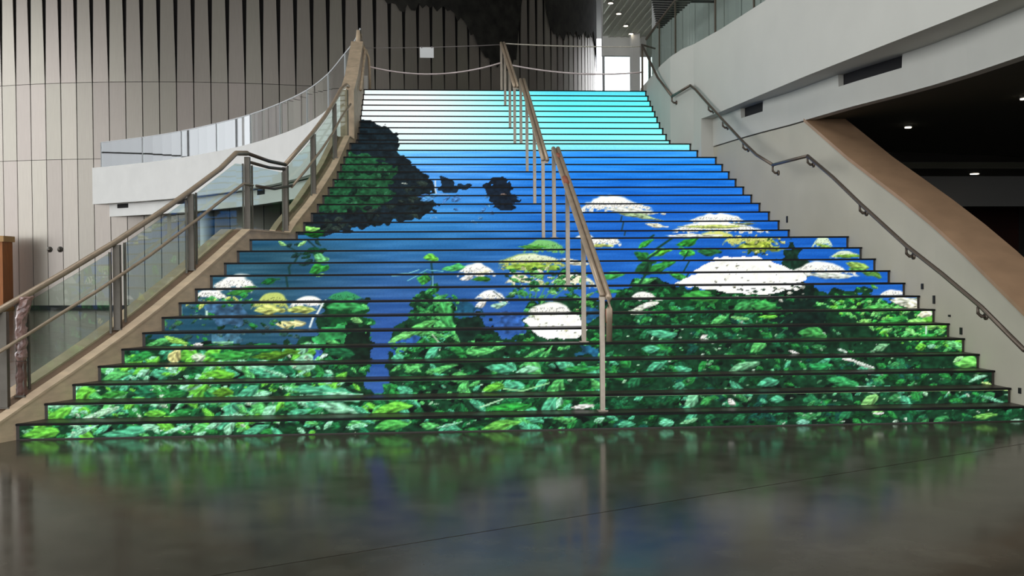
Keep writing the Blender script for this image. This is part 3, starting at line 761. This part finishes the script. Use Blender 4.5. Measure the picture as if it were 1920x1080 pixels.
# picture shown on the risers, painted in riser coordinates: X metres across, z metres up
CW, CH = 0.0105, RISE / 12.0
PX0, PX1 = -4.3, 6.4
NX = int((PX1 - PX0) / CW) + 1
NZ = 35 * 12
GX = PX0 + np.arange(NX) * CW
GZ = (np.arange(NZ) + 0.5) * CH
rng = np.random.RandomState(5)


def vnoise(sx, sz, seed):
    r = np.random.RandomState(seed)
    nx, nzz = int((PX1 - PX0) / sx) + 3, int(35 * RISE / sz) + 3
    g = r.rand(nzz, nx)
    fx = (GX - PX0) / sx; fz = GZ / sz
    ix, iz = fx.astype(int), fz.astype(int); tx, tz = fx - ix, fz - iz
    tx = tx * tx * (3 - 2 * tx); tz = (tz * tz * (3 - 2 * tz))[:, None]
    a = g[iz][:, ix] * (1 - tx) + g[iz][:, ix + 1] * tx
    b = g[iz + 1][:, ix] * (1 - tx) + g[iz + 1][:, ix + 1] * tx
    return a * (1 - tz) + b * tz


def paint_picture():
    img = np.zeros((NZ, NX, 3))
    # sky and sea: colour stops by height, left / right
    stops = [(0.0, (48, 90, 162), (40, 84, 150)), (1.0, (40, 80, 148), (32, 86, 165)), (1.5, (48, 96, 150), (28, 98, 190)), (2.0, (46, 112, 165), (24, 96, 188)),
             (2.5, (60, 140, 205), (22, 98, 196)), (3.0, (76, 146, 220), (24, 112, 212)), (3.4, (90, 165, 240), (34, 136, 234)), (3.70, (110, 190, 250), (50, 148, 244)),
             (3.74, (195, 245, 252), (120, 215, 252)), (4.0, (215, 255, 255), (140, 255, 255)), (4.5, (230, 255, 255), (120, 250, 255)), (5.0, (235, 255, 255), (100, 240, 252)), (5.5, (228, 250, 252), (84, 214, 242))]
    zs = [s[0] for s in stops]
    u = np.clip((GX + 0.6) / 3.6, 0, 1); u = u * u * (3 - 2 * u)
    for c in range(3):
        l = np.interp(GZ, zs, [s[1][c] for s in stops]); r_ = np.interp(GZ, zs, [s[2][c] for s in stops])
        img[:, :, c] = l[:, None] * (1 - u) + r_[:, None] * u
    # darker teal water at the left edge
    k = np.clip((-0.6 - GX) / 1.3, 0, 1)[None, :] * np.clip((2.2 - GZ) / .3, 0, 1)[:, None]
    img = img * (1 - k[..., None]) + np.array((36, 78, 98)) * k[..., None]
    rip = (vnoise(.5, .03, 3) - .5) * 26 + (vnoise(.9, .11, 4) - .5) * 18
    img += rip[..., None] * np.where(GZ < 3.7, 1.0, 0.25)[:, None, None]
    tex = vnoise(.035, .03, 8); tex2 = vnoise(.09, .06, 9); tex3 = vnoise(.08, .07, 12); spk = rng.rand(NZ, NX)

    def region(x0, x1, z0, z1):
        i0, i1 = max(int((x0 - PX0) / CW) - 1, 0), min(int((x1 - PX0) / CW) + 2, NX)
        j0, j1 = max(int(z0 / CH) - 1, 0), min(int(z1 / CH) + 2, NZ)
        return i0, i1, j0, j1

    def blend(i0, i1, j0, j1, mask, col):
        s = img[j0:j1, i0:i1]
        s += (col - s) * mask[..., None]

    def inside(pts, i0, i1, j0, j1, wv=0.0):
        X = GX[i0:i1][None, :] + (tex2[j0:j1, i0:i1] - .5) * wv; Z = GZ[j0:j1][:, None] + (tex3[j0:j1, i0:i1] - .5) * wv
        m = np.zeros(X.shape, bool); n = len(pts)
        pts = [(x, -.4 if z < .012 else z) for x, z in pts]
        for a in range(n):
            x1, z1 = pts[a]; x2, z2 = pts[(a + 1) % n]
            if z1 == z2: continue
            c = ((z1 > Z) != (z2 > Z)) & (X < (x2 - x1) * (Z - z1) / (z2 - z1) + x1)
            m ^= c
        return m

    def leaf(col, cx, cz, L, W, ang, vein=True):
        bend = math.sin(cx * 91.7 + cz * 57.3)
        R = max(L, W) * .55
        i0, i1, j0, j1 = region(cx - R, cx + R, cz - R, cz + R)
        if i1 <= i0 or j1 <= j0: return
        X = GX[i0:i1][None, :] - cx; Z = GZ[j0:j1][:, None] - cz
        c, s = math.cos(math.radians(ang)), math.sin(math.radians(ang))
        p = (X * c + Z * s) / (L / 2); q = (-X * s + Z * c) / (W / 2)
        wob = (tex2[j0:j1, i0:i1] - .5) * 1.1 + (tex[j0:j1, i0:i1] - .5) * .22
        q = q + .35 * bend * (p * p - .4)
        d = np.abs(q) - np.clip(1 - np.abs(p + .25 * wob) ** 1.9, 0, 1) + wob * .55
        m = np.clip(-d * 5, 0, 1) * (np.abs(p) < 1)
        shade = 0.82 + 0.26 * q + (tex[j0:j1, i0:i1] - .5) * .42 + .16 * np.sin(p * 8 + np.abs(q) * 7 + cx * 40)
        shade = np.where(np.abs(q - .12 * np.sin(p * 2)) < .09, shade + .22, shade) if vein else shade
        blend(i0, i1, j0, j1, m, np.array(col)[None, None, :] * np.clip(shade, .3, 1.35)[..., None])

    for ft in FEATURES:
        t = ft[0]
        if t == 'P':
            pts = ft[2]; xs_ = [p[0] for p in pts]; zz = [p[1] for p in pts]
            i0, i1, j0, j1 = region(min(xs_), max(xs_), min(zz), max(zz))
            m = inside(pts, i0, i1, j0, j1, .05 if sum(ft[1]) > 600 else .13).astype(float)
            amp = .10 if sum(ft[1]) > 600 else .55
            sh = 1 + (tex[j0:j1, i0:i1] - .5) * amp + (tex2[j0:j1, i0:i1] - .5) * amp
            blend(i0, i1, j0, j1, m, np.array(ft[1])[None, None, :] * sh[..., None])
        elif t == 'L':
            leaf(ft[1], ft[2][0], ft[2][1], ft[3], ft[4], ft[5], ft[3] > .12)
        elif t == 'U':
            col, x0, x1, zb, zt = ft[1:]
            i0, i1, j0, j1 = region(x0 - .03, x1 + .03, zb - .04, zt + .03)
            p = (GX[i0:i1][None, :] - (x0 + x1) / 2) / ((x1 - x0) / 2); q = (GZ[j0:j1][:, None] - zb) / max(zt - zb, .03)
            edge = (1 - np.abs(p) ** 2.1) + (tex2[j0:j1, i0:i1] - .5) * .25
            m = np.clip((edge - q) * 6, 0, 1) * np.clip((q + .12 + (tex[j0:j1, i0:i1] - .5) * .5) * 6, 0, 1) * (np.abs(p) <= 1.02)
            sh = 1 - .32 * (spk[j0:j1, i0:i1] > .80) * (q < .55) - .14 * (1 - np.clip(q, 0, 1)) * tex[j0:j1, i0:i1]
            blend(i0, i1, j0, j1, m, np.array(col)[None, None, :] * sh[..., None])
        elif t == 'S':
            col, w, pts = ft[1:]
            for (xa, za), (xb, zb) in zip(pts[:-1], pts[1:]):
                i0, i1, j0, j1 = region(min(xa, xb) - w, max(xa, xb) + w, min(za, zb) - w, max(za, zb) + w)
                X = GX[i0:i1][None, :]; Z = GZ[j0:j1][:, None]
                L2 = (xb - xa) ** 2 + (zb - za) ** 2 + 1e-9
                h = np.clip(((X - xa) * (xb - xa) + (Z - za) * (zb - za)) / L2, 0, 1)
                d = np.hypot(X - xa - h * (xb - xa), Z - za - h * (zb - za))
                blend(i0, i1, j0, j1, np.clip(1.4 - d / (w / 2), 0, 1), np.array(col)[None, None, :])
        elif t == 'G':
            n, lo, hi, cols, pts = ft[1:]
            xs_ = [p[0] for p in pts]; zz = [p[1] for p in pts]
            i0, i1, j0, j1 = region(min(xs_), max(xs_), min(zz), max(zz))
            m = inside(pts, i0, i1, j0, j1); jj, ii = np.nonzero(m)
            if len(jj) == 0: continue
            order = sorted(range(n), key=lambda q: sum(cols[q % len(cols)]) + rng.rand() * 260)
            for q_, a in zip(order, rng.randint(0, len(jj), n)):
                L = lo + (hi - lo) * rng.rand() ** 1.5
                leaf(cols[q_ % len(cols)], GX[ii[a] + i0], GZ[jj[a] + j0], L, L * (.3 + .35 * rng.rand()), rng.uniform(-50, 50), L > .1)
    img *= (1 + (rng.rand(NZ, NX) - .5) * .08)[..., None]
    img = np.clip(img * 1.08, 0, 255) / 255.0
    return np.where(img <= .04045, img / 12.92, ((img + .055) / 1.055) ** 2.4)


PIC = paint_picture()


def led_panel(k, parent, ox):
    y = riser_y(k)
    xa, xb = xl(y) + .035, xr(y) - .035
    n = int((xb - xa) / CW)
    xs_ = np.linspace(xa, xb, n + 1)
    z0, z1 = (k - 1) * RISE + (.012 if k == 1 else .003), k * RISE - .021
    nr = 11
    zs_ = np.linspace(z0, z1, nr + 1)
    V = np.zeros(((nr + 1), (n + 1), 3), np.float32)
    V[..., 0] = xs_[None, :] - ox[0]; V[..., 1] = y - .010 - ox[1]; V[..., 2] = zs_[:, None] - ox[2]
    V = V.reshape(-1, 3)
    idx = np.arange((nr + 1) * (n + 1)).reshape(nr + 1, n + 1)
    F = np.stack([idx[:-1, :-1], idx[:-1, 1:], idx[1:, 1:], idx[1:, :-1]], -1).reshape(-1, 4)
    # rim so that the screen is a slab and not a sheet
    base = len(V)
    rim = np.array([(xa - ox[0], y + .004 - ox[1], z0 - ox[2]), (xb - ox[0], y + .004 - ox[1], z0 - ox[2]), (xb - ox[0], y + .004 - ox[1], z1 - ox[2]), (xa - ox[0], y + .004 - ox[1], z1 - ox[2])], np.float32)
    V = np.vstack([V, rim])
    cor = [idx[0, 0], idx[0, -1], idx[-1, -1], idx[-1, 0]]
    extra = np.array([[cor[(i + 1) % 4], cor[i], base + i, base + (i + 1) % 4] for i in range(4)])
    F = np.vstack([F, extra])
    me = bpy.data.meshes.new('led_panel')
    me.vertices.add(len(V)); me.vertices.foreach_set('co', V.ravel())
    me.loops.add(F.size); me.loops.foreach_set('vertex_index', F.ravel().astype(np.int32))
    me.polygons.add(len(F)); me.polygons.foreach_set('loop_start', np.arange(0, F.size, 4, dtype=np.int32))
    me.update(calc_edges=True)
    me.materials.append(M['led'])
    ci = np.clip(((xs_ - PX0) / CW).round().astype(int), 0, NX - 1)
    rj = np.clip(((k - 1) * 12 + np.linspace(.2, 11.5, nr + 1)).astype(int), 0, NZ - 1)
    C = np.ones((len(V), 4), np.float32) * .0
    C[:base, :3] = PIC[rj][:, ci].reshape(-1, 3); C[:, 3] = 1
    at = me.color_attributes.new('led', 'FLOAT_COLOR', 'POINT')
    at.data.foreach_set('color', C.ravel())
    o = bpy.data.objects.new('led_panel', me)
    return link(o, parent)


OX = (1.0, 10.26, 0.0)
for k in range(1, 36):
    ya = riser_y(k); yb = riser_y(k + 1) + .02 if k < 35 else 22.75
    cuts = [ya, ya + .01] + [y for y in np.arange(ya + .3, yb - .1, .3)] + [yb]
    e = .06
    pl = [(xl(y) - e, y) for y in cuts] + [(xr(y) + (.2 if y > 18.4 else e), y) for y in reversed(cuts)]
    st = prism('step', pl, (k - 1) * RISE, k * RISE, M['tread'], stair)
    led_panel(k, st, OX)
    xa, xb = xl(ya) + .004, xr(ya) - .004
    # nosing: thin black edge along the front of the tread
    n = [(xa, ya - .024, k * RISE - .018), (xb, ya - .024, k * RISE - .018), (xb, ya + .03, k * RISE - .018), (xa, ya + .03, k * RISE - .018),
         (xa, ya - .024, k * RISE + .002), (xb, ya - .024, k * RISE + .002), (xb, ya + .03, k * RISE + .002), (xa, ya + .03, k * RISE + .002)]
    mesh('nosing', [(p[0] - OX[0], p[1] - OX[1], p[2]) for p in n], HEXF, M['nosing'], st)

# beige curb on the left of the lower two flights and the solid parapet of the third
def offy(y): return interp(y, [14, 15.3], [.16, .08])
def cw(y): return interp(y, [13.8, 15.3], [.36, .30])
yq = [9.76, 9.9, 10.1] + [10.263 + .3 * i for i in range(13)] + [14.4, 14.9, 15.303] + [15.603 + .3 * i for i in range(12)] + [19.36]
rings('curb', [[(xl(y), y, -.01), (xl(y), y, max(nz(y) + .11, 0.0)), (xl(y) - cw(y), y, max(nz(y) + .11, 0.0)), (xl(y) - cw(y), y, -.01)] for y in yq], M['curb'], stair)
yq2 = [y for y in yq if y >= 9.9]
rings('curb_cap', [[(xl(y) + .012, y, nz(y) + .112), (xl(y) + .012, y, nz(y) + .135), (xl(y) - .10, y, nz(y) + .135), (xl(y) - .10, y, nz(y) + .112)] for y in yq2], M['curb'], stair)
rings('curb_cap', [[(xl(y) - .22, y, nz(y) + .112), (xl(y) - .22, y, nz(y) + .135), (xl(y) - cw(y) - .01, y, nz(y) + .135), (xl(y) - cw(y) - .01, y, nz(y) + .112)] for y in yq2], M['curb'], stair)
rings('curb_channel', [[(xl(y) - .10, y, nz(y) + .111), (xl(y) - .10, y, nz(y) + .116), (xl(y) - .22, y, nz(y) + .116), (xl(y) - .22, y, nz(y) + .111)] for y in yq2], M['channel'], stair)
yp = [19.365, 20.2, 21.2, 22.365, 22.75]
rings('parapet', [[(xl(y) + .01, y, 3.3), (xl(y) + .01, y, nz(y) + 1.02), (xl(y) - .24, y, nz(y) + 1.02), (xl(y) - .24, y, 3.3)] for y in yp], M['kraft'], stair)

# ------------------------------------------------------------------ left glass railing
def lp(y, h, d=0.0): return (xl(y) - offy(y) + d, y, nz(y) + .13 + h)
gr = empty('glass_railing', 'bronze post and glass railing climbing the left side of the stairs', 'railing', loc=lp(10.33, 0))
posts = [10.33, 10.50, 11.63, 12.87, 14.17, 15.40, 16.61, 17.97]
for y in posts:
    h = .93 if not 14 < y < 14.3 else 1.0
    w = .036
    x, yy, z = lp(y, 0)
    z -= .02
    box('post', x - w, x + w, y - w, y + w, z, z + h, M['post'], gr)
    box('base_plate', x - .055, x + .055, y - .055, y + .055, z, z + .012, M['post'], gr)
tops = [lp(y, .95) for y in (9.95, 10.4, 11.0, 11.63, 12.3, 12.87, 13.5)] + [lp(13.86, 1.0), lp(14.17, 1.03)]
tube('top_rail', tops, .034, M['rail'], gr)
tube('top_rail', [lp(14.17, 1.03), lp(14.8, .99), lp(15.40, .95)], .026, M['darkrail'], gr)
tube('top_rail', [lp(14.17, .92), lp(14.8, .90), lp(15.40, .88)], .022, M['darkrail'], gr)
tube('top_rail', [lp(y, .95) for y in (15.40, 16.0, 16.61, 17.3, 17.97, 18.6, 19.1, 19.3)], .034, M['rail'], gr)
def midrail(ys_, h=.60): return [lp(y, h, .075) for y in ys_]
tube('middle_rail', midrail((10.0, 10.6, 11.3, 12.0, 12.87, 13.4, 13.9, 14.15)), .019, M['rail'], gr)
tube('middle_rail', midrail((14.25, 14.8, 15.5)), .019, M['darkrail'], gr)
tube('middle_rail', midrail((15.45, 16.1, 16.8, 17.5, 18.2, 19.1)), .019, M['rail'], gr)
for a, b in ((10.56, 11.55), (11.72, 12.79), (12.95, 14.07), (14.27, 15.30), (15.50, 16.52), (16.70, 17.88), (18.06, 19.25)):
    n = 5; s = []
    for i in range(n + 1):
        y = a + (b - a) * i / n
        x0, yy, z0 = lp(y, .03); z1 = lp(y, .87)[2]
        s.append([(x0 - .006, y, z0), (x0 + .006, y, z0), (x0 + .006, y, z1), (x0 - .006, y, z1)])
    rings('glass_pane', s, M['glass'], gr)
    for y in (a + .02, b - .02):
        x0, yy, z0 = lp(y, .0); box('pane_clamp', x0 - .012, x0 + .012, y - .012, y + .012, z0, z0 + .88, M['post'], gr)

# ------------------------------------------------------------------ centre handrails, one per flight
def centre_rail(x0, x1, posts, hts, label, tail):
    ya, yb = posts[0], posts[-1]
    xx = lambda y: x0 + (x1 - x0) * (y - ya) / (yb - ya)
    zz = lambda y: hts[0] + (hts[1] - hts[0]) * (y - ya) / (yb - ya)
    t = empty('handrail', label, 'handrail', 'handrails up the middle of the stairs', loc=(x0, ya, stepz(ya)))
    for y in posts:
        w = .024
        box('post', xx(y) - w, xx(y) + w, y - w, y + w, stepz(y) + .002, zz(y), M['steel'], t)
        box('base_plate', xx(y) - .05, xx(y) + .05, y - .05, y + .05, stepz(y) + .002, stepz(y) + .012, M['steel'], t)
    for dx in (.0, .062):
        pts = [(xx(y) + dx, y, zz(y) + .03) for y in np.linspace(ya - .03, yb + .03, 6)]
        if tail and dx: pts = [(xx(ya) + dx, ya - .06, zz(ya) - .45), (xx(ya) + dx, ya - .08, zz(ya) - .12), (xx(ya) + dx, ya - .06, zz(ya) - .01)] + pts
        tube('rail', pts, .031, M['rail'], t)
    for y in posts:
        box('rail_bracket', xx(y) - .03, xx(y) + .075, y - .02, y + .02, zz(y) - .03, zz(y) + .01, M['steel'], t)
    return t, xx, zz
def stepz(y):
    k = 0
    for q in range(1, 36):
        if y >= riser_y(q): k = q
    return k * RISE
c1, x1f, z1f = centre_rail(1.69, 1.62, [10.45, 11.60, 12.80, 14.05], (1.32, 3.19), 'long steel handrail in the middle of the lowest flight', True)
tube('tape_band', [(1.752, 10.39, 1.06), (1.752, 10.39, 1.20)], .036, M['sticker'], c1)
tube('tape_band', [(1.655, 12.95, 2.66), (1.652, 13.12, 2.75)], .040, M['sticker'], c1)
tube('tape_band', [(1.65, 13.75, 3.06), (1.648, 13.86, 3.12)], .040, M['sticker'], c1)
centre_rail(1.62, 1.60, [15.45, 16.70, 17.95, 19.10], (3.20, 5.03), 'steel handrail in the middle of the second flight', False)
centre_rail(1.50, 1.47, [19.30, 20.35, 21.55, 22.55], (4.95, 6.44), 'steel handrail in the middle of the top flight below the sky picture', False)

# ------------------------------------------------------------------ wall handrail on the right
def rx(y): return min(xr_low(y), xf(y)) if y < 18.45 else xf(y)
hp = [(9.5, .80), (10.2, 1.19), (10.9, 1.53), (11.57, 1.84), (12.6, 2.39), (13.3, 2.78), (14.0, 3.13)]
hp2 = [(14.0, 3.13), (14.6, 3.125), (15.17, 3.12)]
hp3 = [(15.17, 3.12), (15.8, 3.34), (16.34, 3.60), (17.2, 4.05), (18.0, 4.50), (18.5, 4.80), (18.75, 4.92)]
hp4 = [(18.75, 4.92), (19.43, 4.83)]
hp5 = [(19.43, 4.83), (20.4, 5.36), (21.4, 5.90), (22.43, 6.44)]
wh = empty('stair_handrail', 'bronze handrail on brackets along the right stair wall', 'handrail', loc=(rx(10.2) - .02, 10.2, 1.1))
for seg in (hp, hp2, hp3, hp4, hp5):
    tube('rail', [(rx(y) - .085, y, z) for y, z in seg], .024, M['darkrail'], wh)
for y, z in ((10.25, 1.21), (11.57, 1.84), (12.6, 2.39), (14.0, 3.13), (15.17, 3.12), (16.34, 3.60), (17.25, 4.07), (17.9, 4.44), (19.43, 4.83), (21.2, 5.79)):
    if z > 5.65: continue
    b = tube('bracket', [(rx(y) - .085, y, z - .02), (rx(y) - .085, y, z - .09), (rx(y) - .05, y, z - .12), (rx(y) + .01, y, z - .12)], .018, M['darkrail'], wh)
    disc_cyl('bracket_plate', (rx(y) - .012, y, z - .12), (1, 0, 0), .04, .02, M['darkrail'], wh, 12)
box('end_post', rx(22.43) - .10, rx(22.43) - .06, 22.41, 22.45, TOPZ, 6.44, M['darkrail'], wh)
tube('rail', [(rx(22.43) - .08, 22.43, 6.44), (rx(22.43) + .30, 22.9, 6.46)], .02, M['darkrail'], wh)

# ------------------------------------------------------------------ balcony glass
bl = empty('balcony_railing', 'frameless glass railing on the white left balcony', 'railing', 'balcony glass railings', loc=(GALR[0][0], GALR[0][1], 5.75))
inset = [(p[0] + .10, p[1] + .06) for p in GALR[:-1]]
L = [0.0]
for a, b in zip(inset[:-1], inset[1:]): L.append(L[-1] + math.hypot(b[0] - a[0], b[1] - a[1]))
def along(s): return (interp(s, L, [p[0] for p in inset]), interp(s, L, [p[1] for p in inset]))
tot = L[-1] - 1.6; npan = 9
for i in range(npan):
    a, b = tot * i / npan + .03, tot * (i + 1) / npan - .03
    path = [along(a + (b - a) * j / 4) for j in range(5)]
    pn = sweep('glass_pane', path, lambda q: [(.007, 5.752), (.007, 6.74), (-.007, 6.74), (-.007, 5.752)], M['balconyglass'], bl)
    sweep('top_edge', path, lambda q: [(.014, 6.74), (.014, 6.775), (-.014, 6.775), (-.014, 6.74)], M['frame'], bl)
    x, y = along(b + .015)
    box('glass_joint', x - .022, x + .022, y - .022, y + .022, 5.752, 6.76, M['frame'], bl)
br = empty('balcony_railing', 'glass railing on top of the white right balcony front', 'railing', 'balcony glass railings', loc=(xf(18) + .2, 18, 5.69))
yy = [23.3, 21.6, 19.9, 18.2, 16.5, 14.8, 13.1, 11.4]
for a, b in zip(yy[:-1], yy[1:]):
    pth = [(xf(y) + .16, y) for y in np.linspace(a - .03, b + .03, 4)]
    sweep('glass_pane', pth, lambda q: [(.007, 5.69), (.007, 6.72), (-.007, 6.72), (-.007, 5.69)], M['glass'], br)
    box('glass_joint', xf(b) + .145, xf(b) + .175, b - .015, b + .015, 5.69, 6.72, M['darkrail'], br)
tube('top_rail', [(xf(y) + .16, y, 6.75) for y in yy], .028, M['darkrail'], br)

# ------------------------------------------------------------------ smaller things
cl = empty('column', 'round white column under the left balcony', 'column', loc=(-8.7, 40.6, 0))
disc_cyl('shaft', (-8.7, 40.6, .12), (0, 0, 1), .27, 4.18, M['column'], cl, 24)
disc_cyl('base_ring', (-8.7, 40.6, 0), (0, 0, 1), .32, .12, M['column'], cl, 24)
kx, ky = -17.55, 42.6
kk = empty('wooden_kiosk', 'orange wooden booth at the left edge against the panelled wall', 'booth', loc=(kx, ky, 0))
box('body', kx - 1.4, kx + .42, ky, ky + 1.0, 0, 2.75, M['wood'], kk)
box('top_shelf', kx - 1.45, kx + .50, ky - .08, ky + 1.05, 2.75, 2.98, M['woodlight'], kk)
box('plinth', kx - 1.42, kx + .45, ky - .04, ky + 1.02, 0, .12, M['woodlight'], kk)
for nm, phi, lab in (('round_sensor', None, 'left one of two small round dark fittings on the panelled wall'), ('round_sensor', None, 'right one of two small round dark fittings on the panelled wall')):
    x = -15.72 if 'left one' in lab else -15.27
    yv = DC[1] - math.sqrt(DR ** 2 - (x - DC[0]) ** 2)
    nrm = Vector((x - DC[0], yv - DC[1], 0)).normalized()
    t = empty(nm, lab, 'fitting', 'round fittings on the panelled wall', loc=(x, yv, 2.45))
    disc_cyl('flange', Vector((x, yv, 2.45)) + nrm * .015, nrm, .12, .03, M['lampring'], t, 14)
    disc_cyl('cap', Vector((x, yv, 2.45)) + nrm * .045, nrm, .075, .05, M['post'], t, 14)

# crumpled plastic on the first post
x0, y0_, z0_ = lp(10.50, 0)
secs = []
for i in range(19):
    q = i / 18; z = z0_ + .34 + .62 * q
    rad = .046 + .012 * math.sin(q * 17) ** 2 + .05 * max(0, q - .68)
    secs.append([(x0 + .012 + .20 * max(0, q - .55) ** 1.5 + (rad + random.uniform(-.010, .010)) * math.cos(2 * math.pi * j / 12), y0_ - .02 + (rad + random.uniform(-.010, .010)) * math.sin(2 * math.pi * j / 12), z + random.uniform(-.008, .008)) for j in range(12)])
tag(rings('plastic_wrap', secs, M['wrap'], None, True, False), 'crumpled pinkish plastic wrap around the upper part of a low railing post', 'wrapping')
secs = []
for i in range(12):
    q = i / 11; z = z0_ + .33 * q
    rad = .050 + .004 * math.sin(q * 14)
    secs.append([(x0 + (rad + random.uniform(-.005, .005)) * math.cos(2 * math.pi * j / 10), y0_ + (rad + random.uniform(-.005, .005)) * math.sin(2 * math.pi * j / 10), z) for j in range(10)])
tag(rings('post_wrap', secs, M['postwrap'], None, True, False), 'reddish brown wrap around the foot of a low railing post', 'wrapping')

# loop handrail on the wrapped parapet at the top left
tl = empty('parapet_handrail', 'beige wrapped handrail loop on the parapet at the top left', 'handrail', loc=(-1.4, 21.0, 5.2))
tube('rail', [(-1.40, 20.2, 5.05), (-1.42, 21.2, 5.62), (-1.44, 22.3, 6.22), (-1.50, 22.6, 6.40), (-1.56, 22.65, 6.66)], .03, M['kraft'], tl)
tube('rail_end', [(-1.44, 22.5, 6.30), (-1.38, 22.5, 6.12), (-1.36, 22.5, 5.85), (-1.36, 22.5, TOPZ)], .026, M['kraft'], tl)
tube('wrapped_post', [(-1.62, 22.55, TOPZ), (-1.62, 22.55, 6.1), (-1.60, 22.55, 6.72)], [.06, .075, .04], M['kraft'], tl)

# barrier tape and ropes across the top step
def sag(a, b, s, n=14):
    a, b = Vector(a), Vector(b)
    return [a.lerp(b, i / n) + Vector((0, 0, -s * 4 * (i / n) * (1 - i / n))) for i in range(n + 1)]
tag(tube('barrier_tape', sag((-1.36, 22.5, 5.93), (1.47, 22.55, 6.05), .20), .017, M['tape'], None, 6, 1.6), 'sagging pink and white tape from left parapet to middle handrail', 'tape', 'tapes across the top step')
tag(tube('barrier_tape', sag((1.53, 22.55, 6.03), (4.58, 22.5, 5.86), .12), .017, M['tape'], None, 6, 1.6), 'sagging pink and white tape from middle handrail to right wall', 'tape', 'tapes across the top step')
tag(tube('rope', sag((1.5, 22.56, 6.47), (4.50, 22.43, 6.40), .03), .013, M['rope'], None, 6), 'taut pale rope from middle handrail to right wall rail', 'rope')
tag(tube('wire', sag((-1.50, 22.62, 6.36), (1.44, 22.56, 6.44), .02), .008, M['wire'], None, 5), 'thin wire holding the white paper sign', 'wire')
sg = empty('paper_sign', 'small blank white paper sign hanging above the top step', 'sign', loc=(-.14, 22.58, 6.15))
box('sheet', -.29, .01, 22.575, 22.583, 6.15, 6.375, M['paper'], sg)
for x in (-.25, -.03): box('clip', x - .012, x + .012, 22.57, 22.60, 6.355, 6.395, M['wire'], sg)

# dark ragged netting standing in for a dark reflection on the drum
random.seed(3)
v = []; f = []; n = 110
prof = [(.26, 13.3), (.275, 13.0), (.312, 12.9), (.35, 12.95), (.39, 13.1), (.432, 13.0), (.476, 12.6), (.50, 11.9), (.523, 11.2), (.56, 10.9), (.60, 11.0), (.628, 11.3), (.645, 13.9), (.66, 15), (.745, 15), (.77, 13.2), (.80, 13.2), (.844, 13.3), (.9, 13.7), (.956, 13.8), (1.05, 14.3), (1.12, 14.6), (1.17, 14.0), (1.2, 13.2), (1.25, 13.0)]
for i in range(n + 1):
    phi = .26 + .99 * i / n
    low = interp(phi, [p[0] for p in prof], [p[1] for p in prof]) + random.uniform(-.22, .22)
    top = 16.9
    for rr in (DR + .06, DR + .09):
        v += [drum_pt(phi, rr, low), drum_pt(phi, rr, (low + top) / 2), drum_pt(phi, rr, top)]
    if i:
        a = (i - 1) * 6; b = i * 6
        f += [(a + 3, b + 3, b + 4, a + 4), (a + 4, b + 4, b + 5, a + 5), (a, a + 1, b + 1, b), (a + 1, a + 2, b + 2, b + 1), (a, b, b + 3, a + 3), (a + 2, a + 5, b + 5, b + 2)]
tag(mesh('dark_reflection', v, f, M['darkrefl']), 'added ragged layer imitating a dark reflection over the upper right of the panelled wall', 'overlay')

# recessed ceiling lights
def downlight(x, y, z, lab, grp, r=.11):
    t = empty('ceiling_light', lab, 'light', grp, loc=(x, y, z))
    disc_cyl('ring', (x, y, z - .025), (0, 0, 1), r * 1.35, .03, M['lampring'], t, 18)
    disc_cyl('lens', (x, y, z - .04), (0, 0, 1), r, .02, M['lamp'], t, 18)
downlight(7.41, 15.8, 3.80, 'round ceiling light right of the right balcony beam in the dark space', 'lights under the right gallery', .05)
downlight(7.66, 13.03, 3.80, 'ceiling light at the right picture edge under the beam', 'lights under the right gallery', .04)
downlight(12.9, 24.0, 3.80, 'brightest warm ceiling light deep in the dark space', 'lights under the right gallery', .10)
downlight(17.6, 33.0, 3.80, 'faint farthest ceiling light deep in the dark space', 'lights under the right gallery', .06)
for i, (x, y, w) in enumerate(((7.15, 41.66, 'nearest'), (7.79, 43.39, 'second nearest'), (8.49, 45.57, 'third nearest'), (9.02, 47.11, 'farthest'))):
    downlight(x, y, 12.24, '%s of four lights in the grey upper gallery ceiling' % w, 'lights in the upper gallery ceiling', .10)
# slatted soffit at the top right, carried by the grey panelled wall
lv = empty('slatted_soffit', 'black and pale slatted soffit at the top beside the grey ceiling', 'soffit', loc=(7.2, 29.5, 9.0))
def sof_l(y): return interp(y, [26.5, 28.2, 32.3], [5.7, 5.95, 7.02])
def sof_r(y): return interp(y, [26.5, 29.0, 32.3], [7.3, 7.25, 7.12])
prism('soffit_board', [(sof_l(26.5), 26.5), (sof_r(26.5), 26.5), (sof_r(29), 29), (sof_r(32.3), 32.3), (sof_l(32.3), 32.3), (sof_l(28.2), 28.2)], 9.06, 9.10, M['paper'], lv)
for y in (27.2, 29.2): box('support_arm', sof_r(y) - .3, 7.995, y - .04, y + .04, 9.10, 9.16, M['black'], lv)
for i in range(21):
    y = 26.6 + i * .27
    sweep('slat', [(sof_l(y), y), ((sof_l(y) + sof_r(y)) / 2, y + .05), (sof_r(y), y)], lambda q: [(.05, 9.03), (.05, 9.045), (-.05, 9.045), (-.05, 9.03)], M['black'], lv)
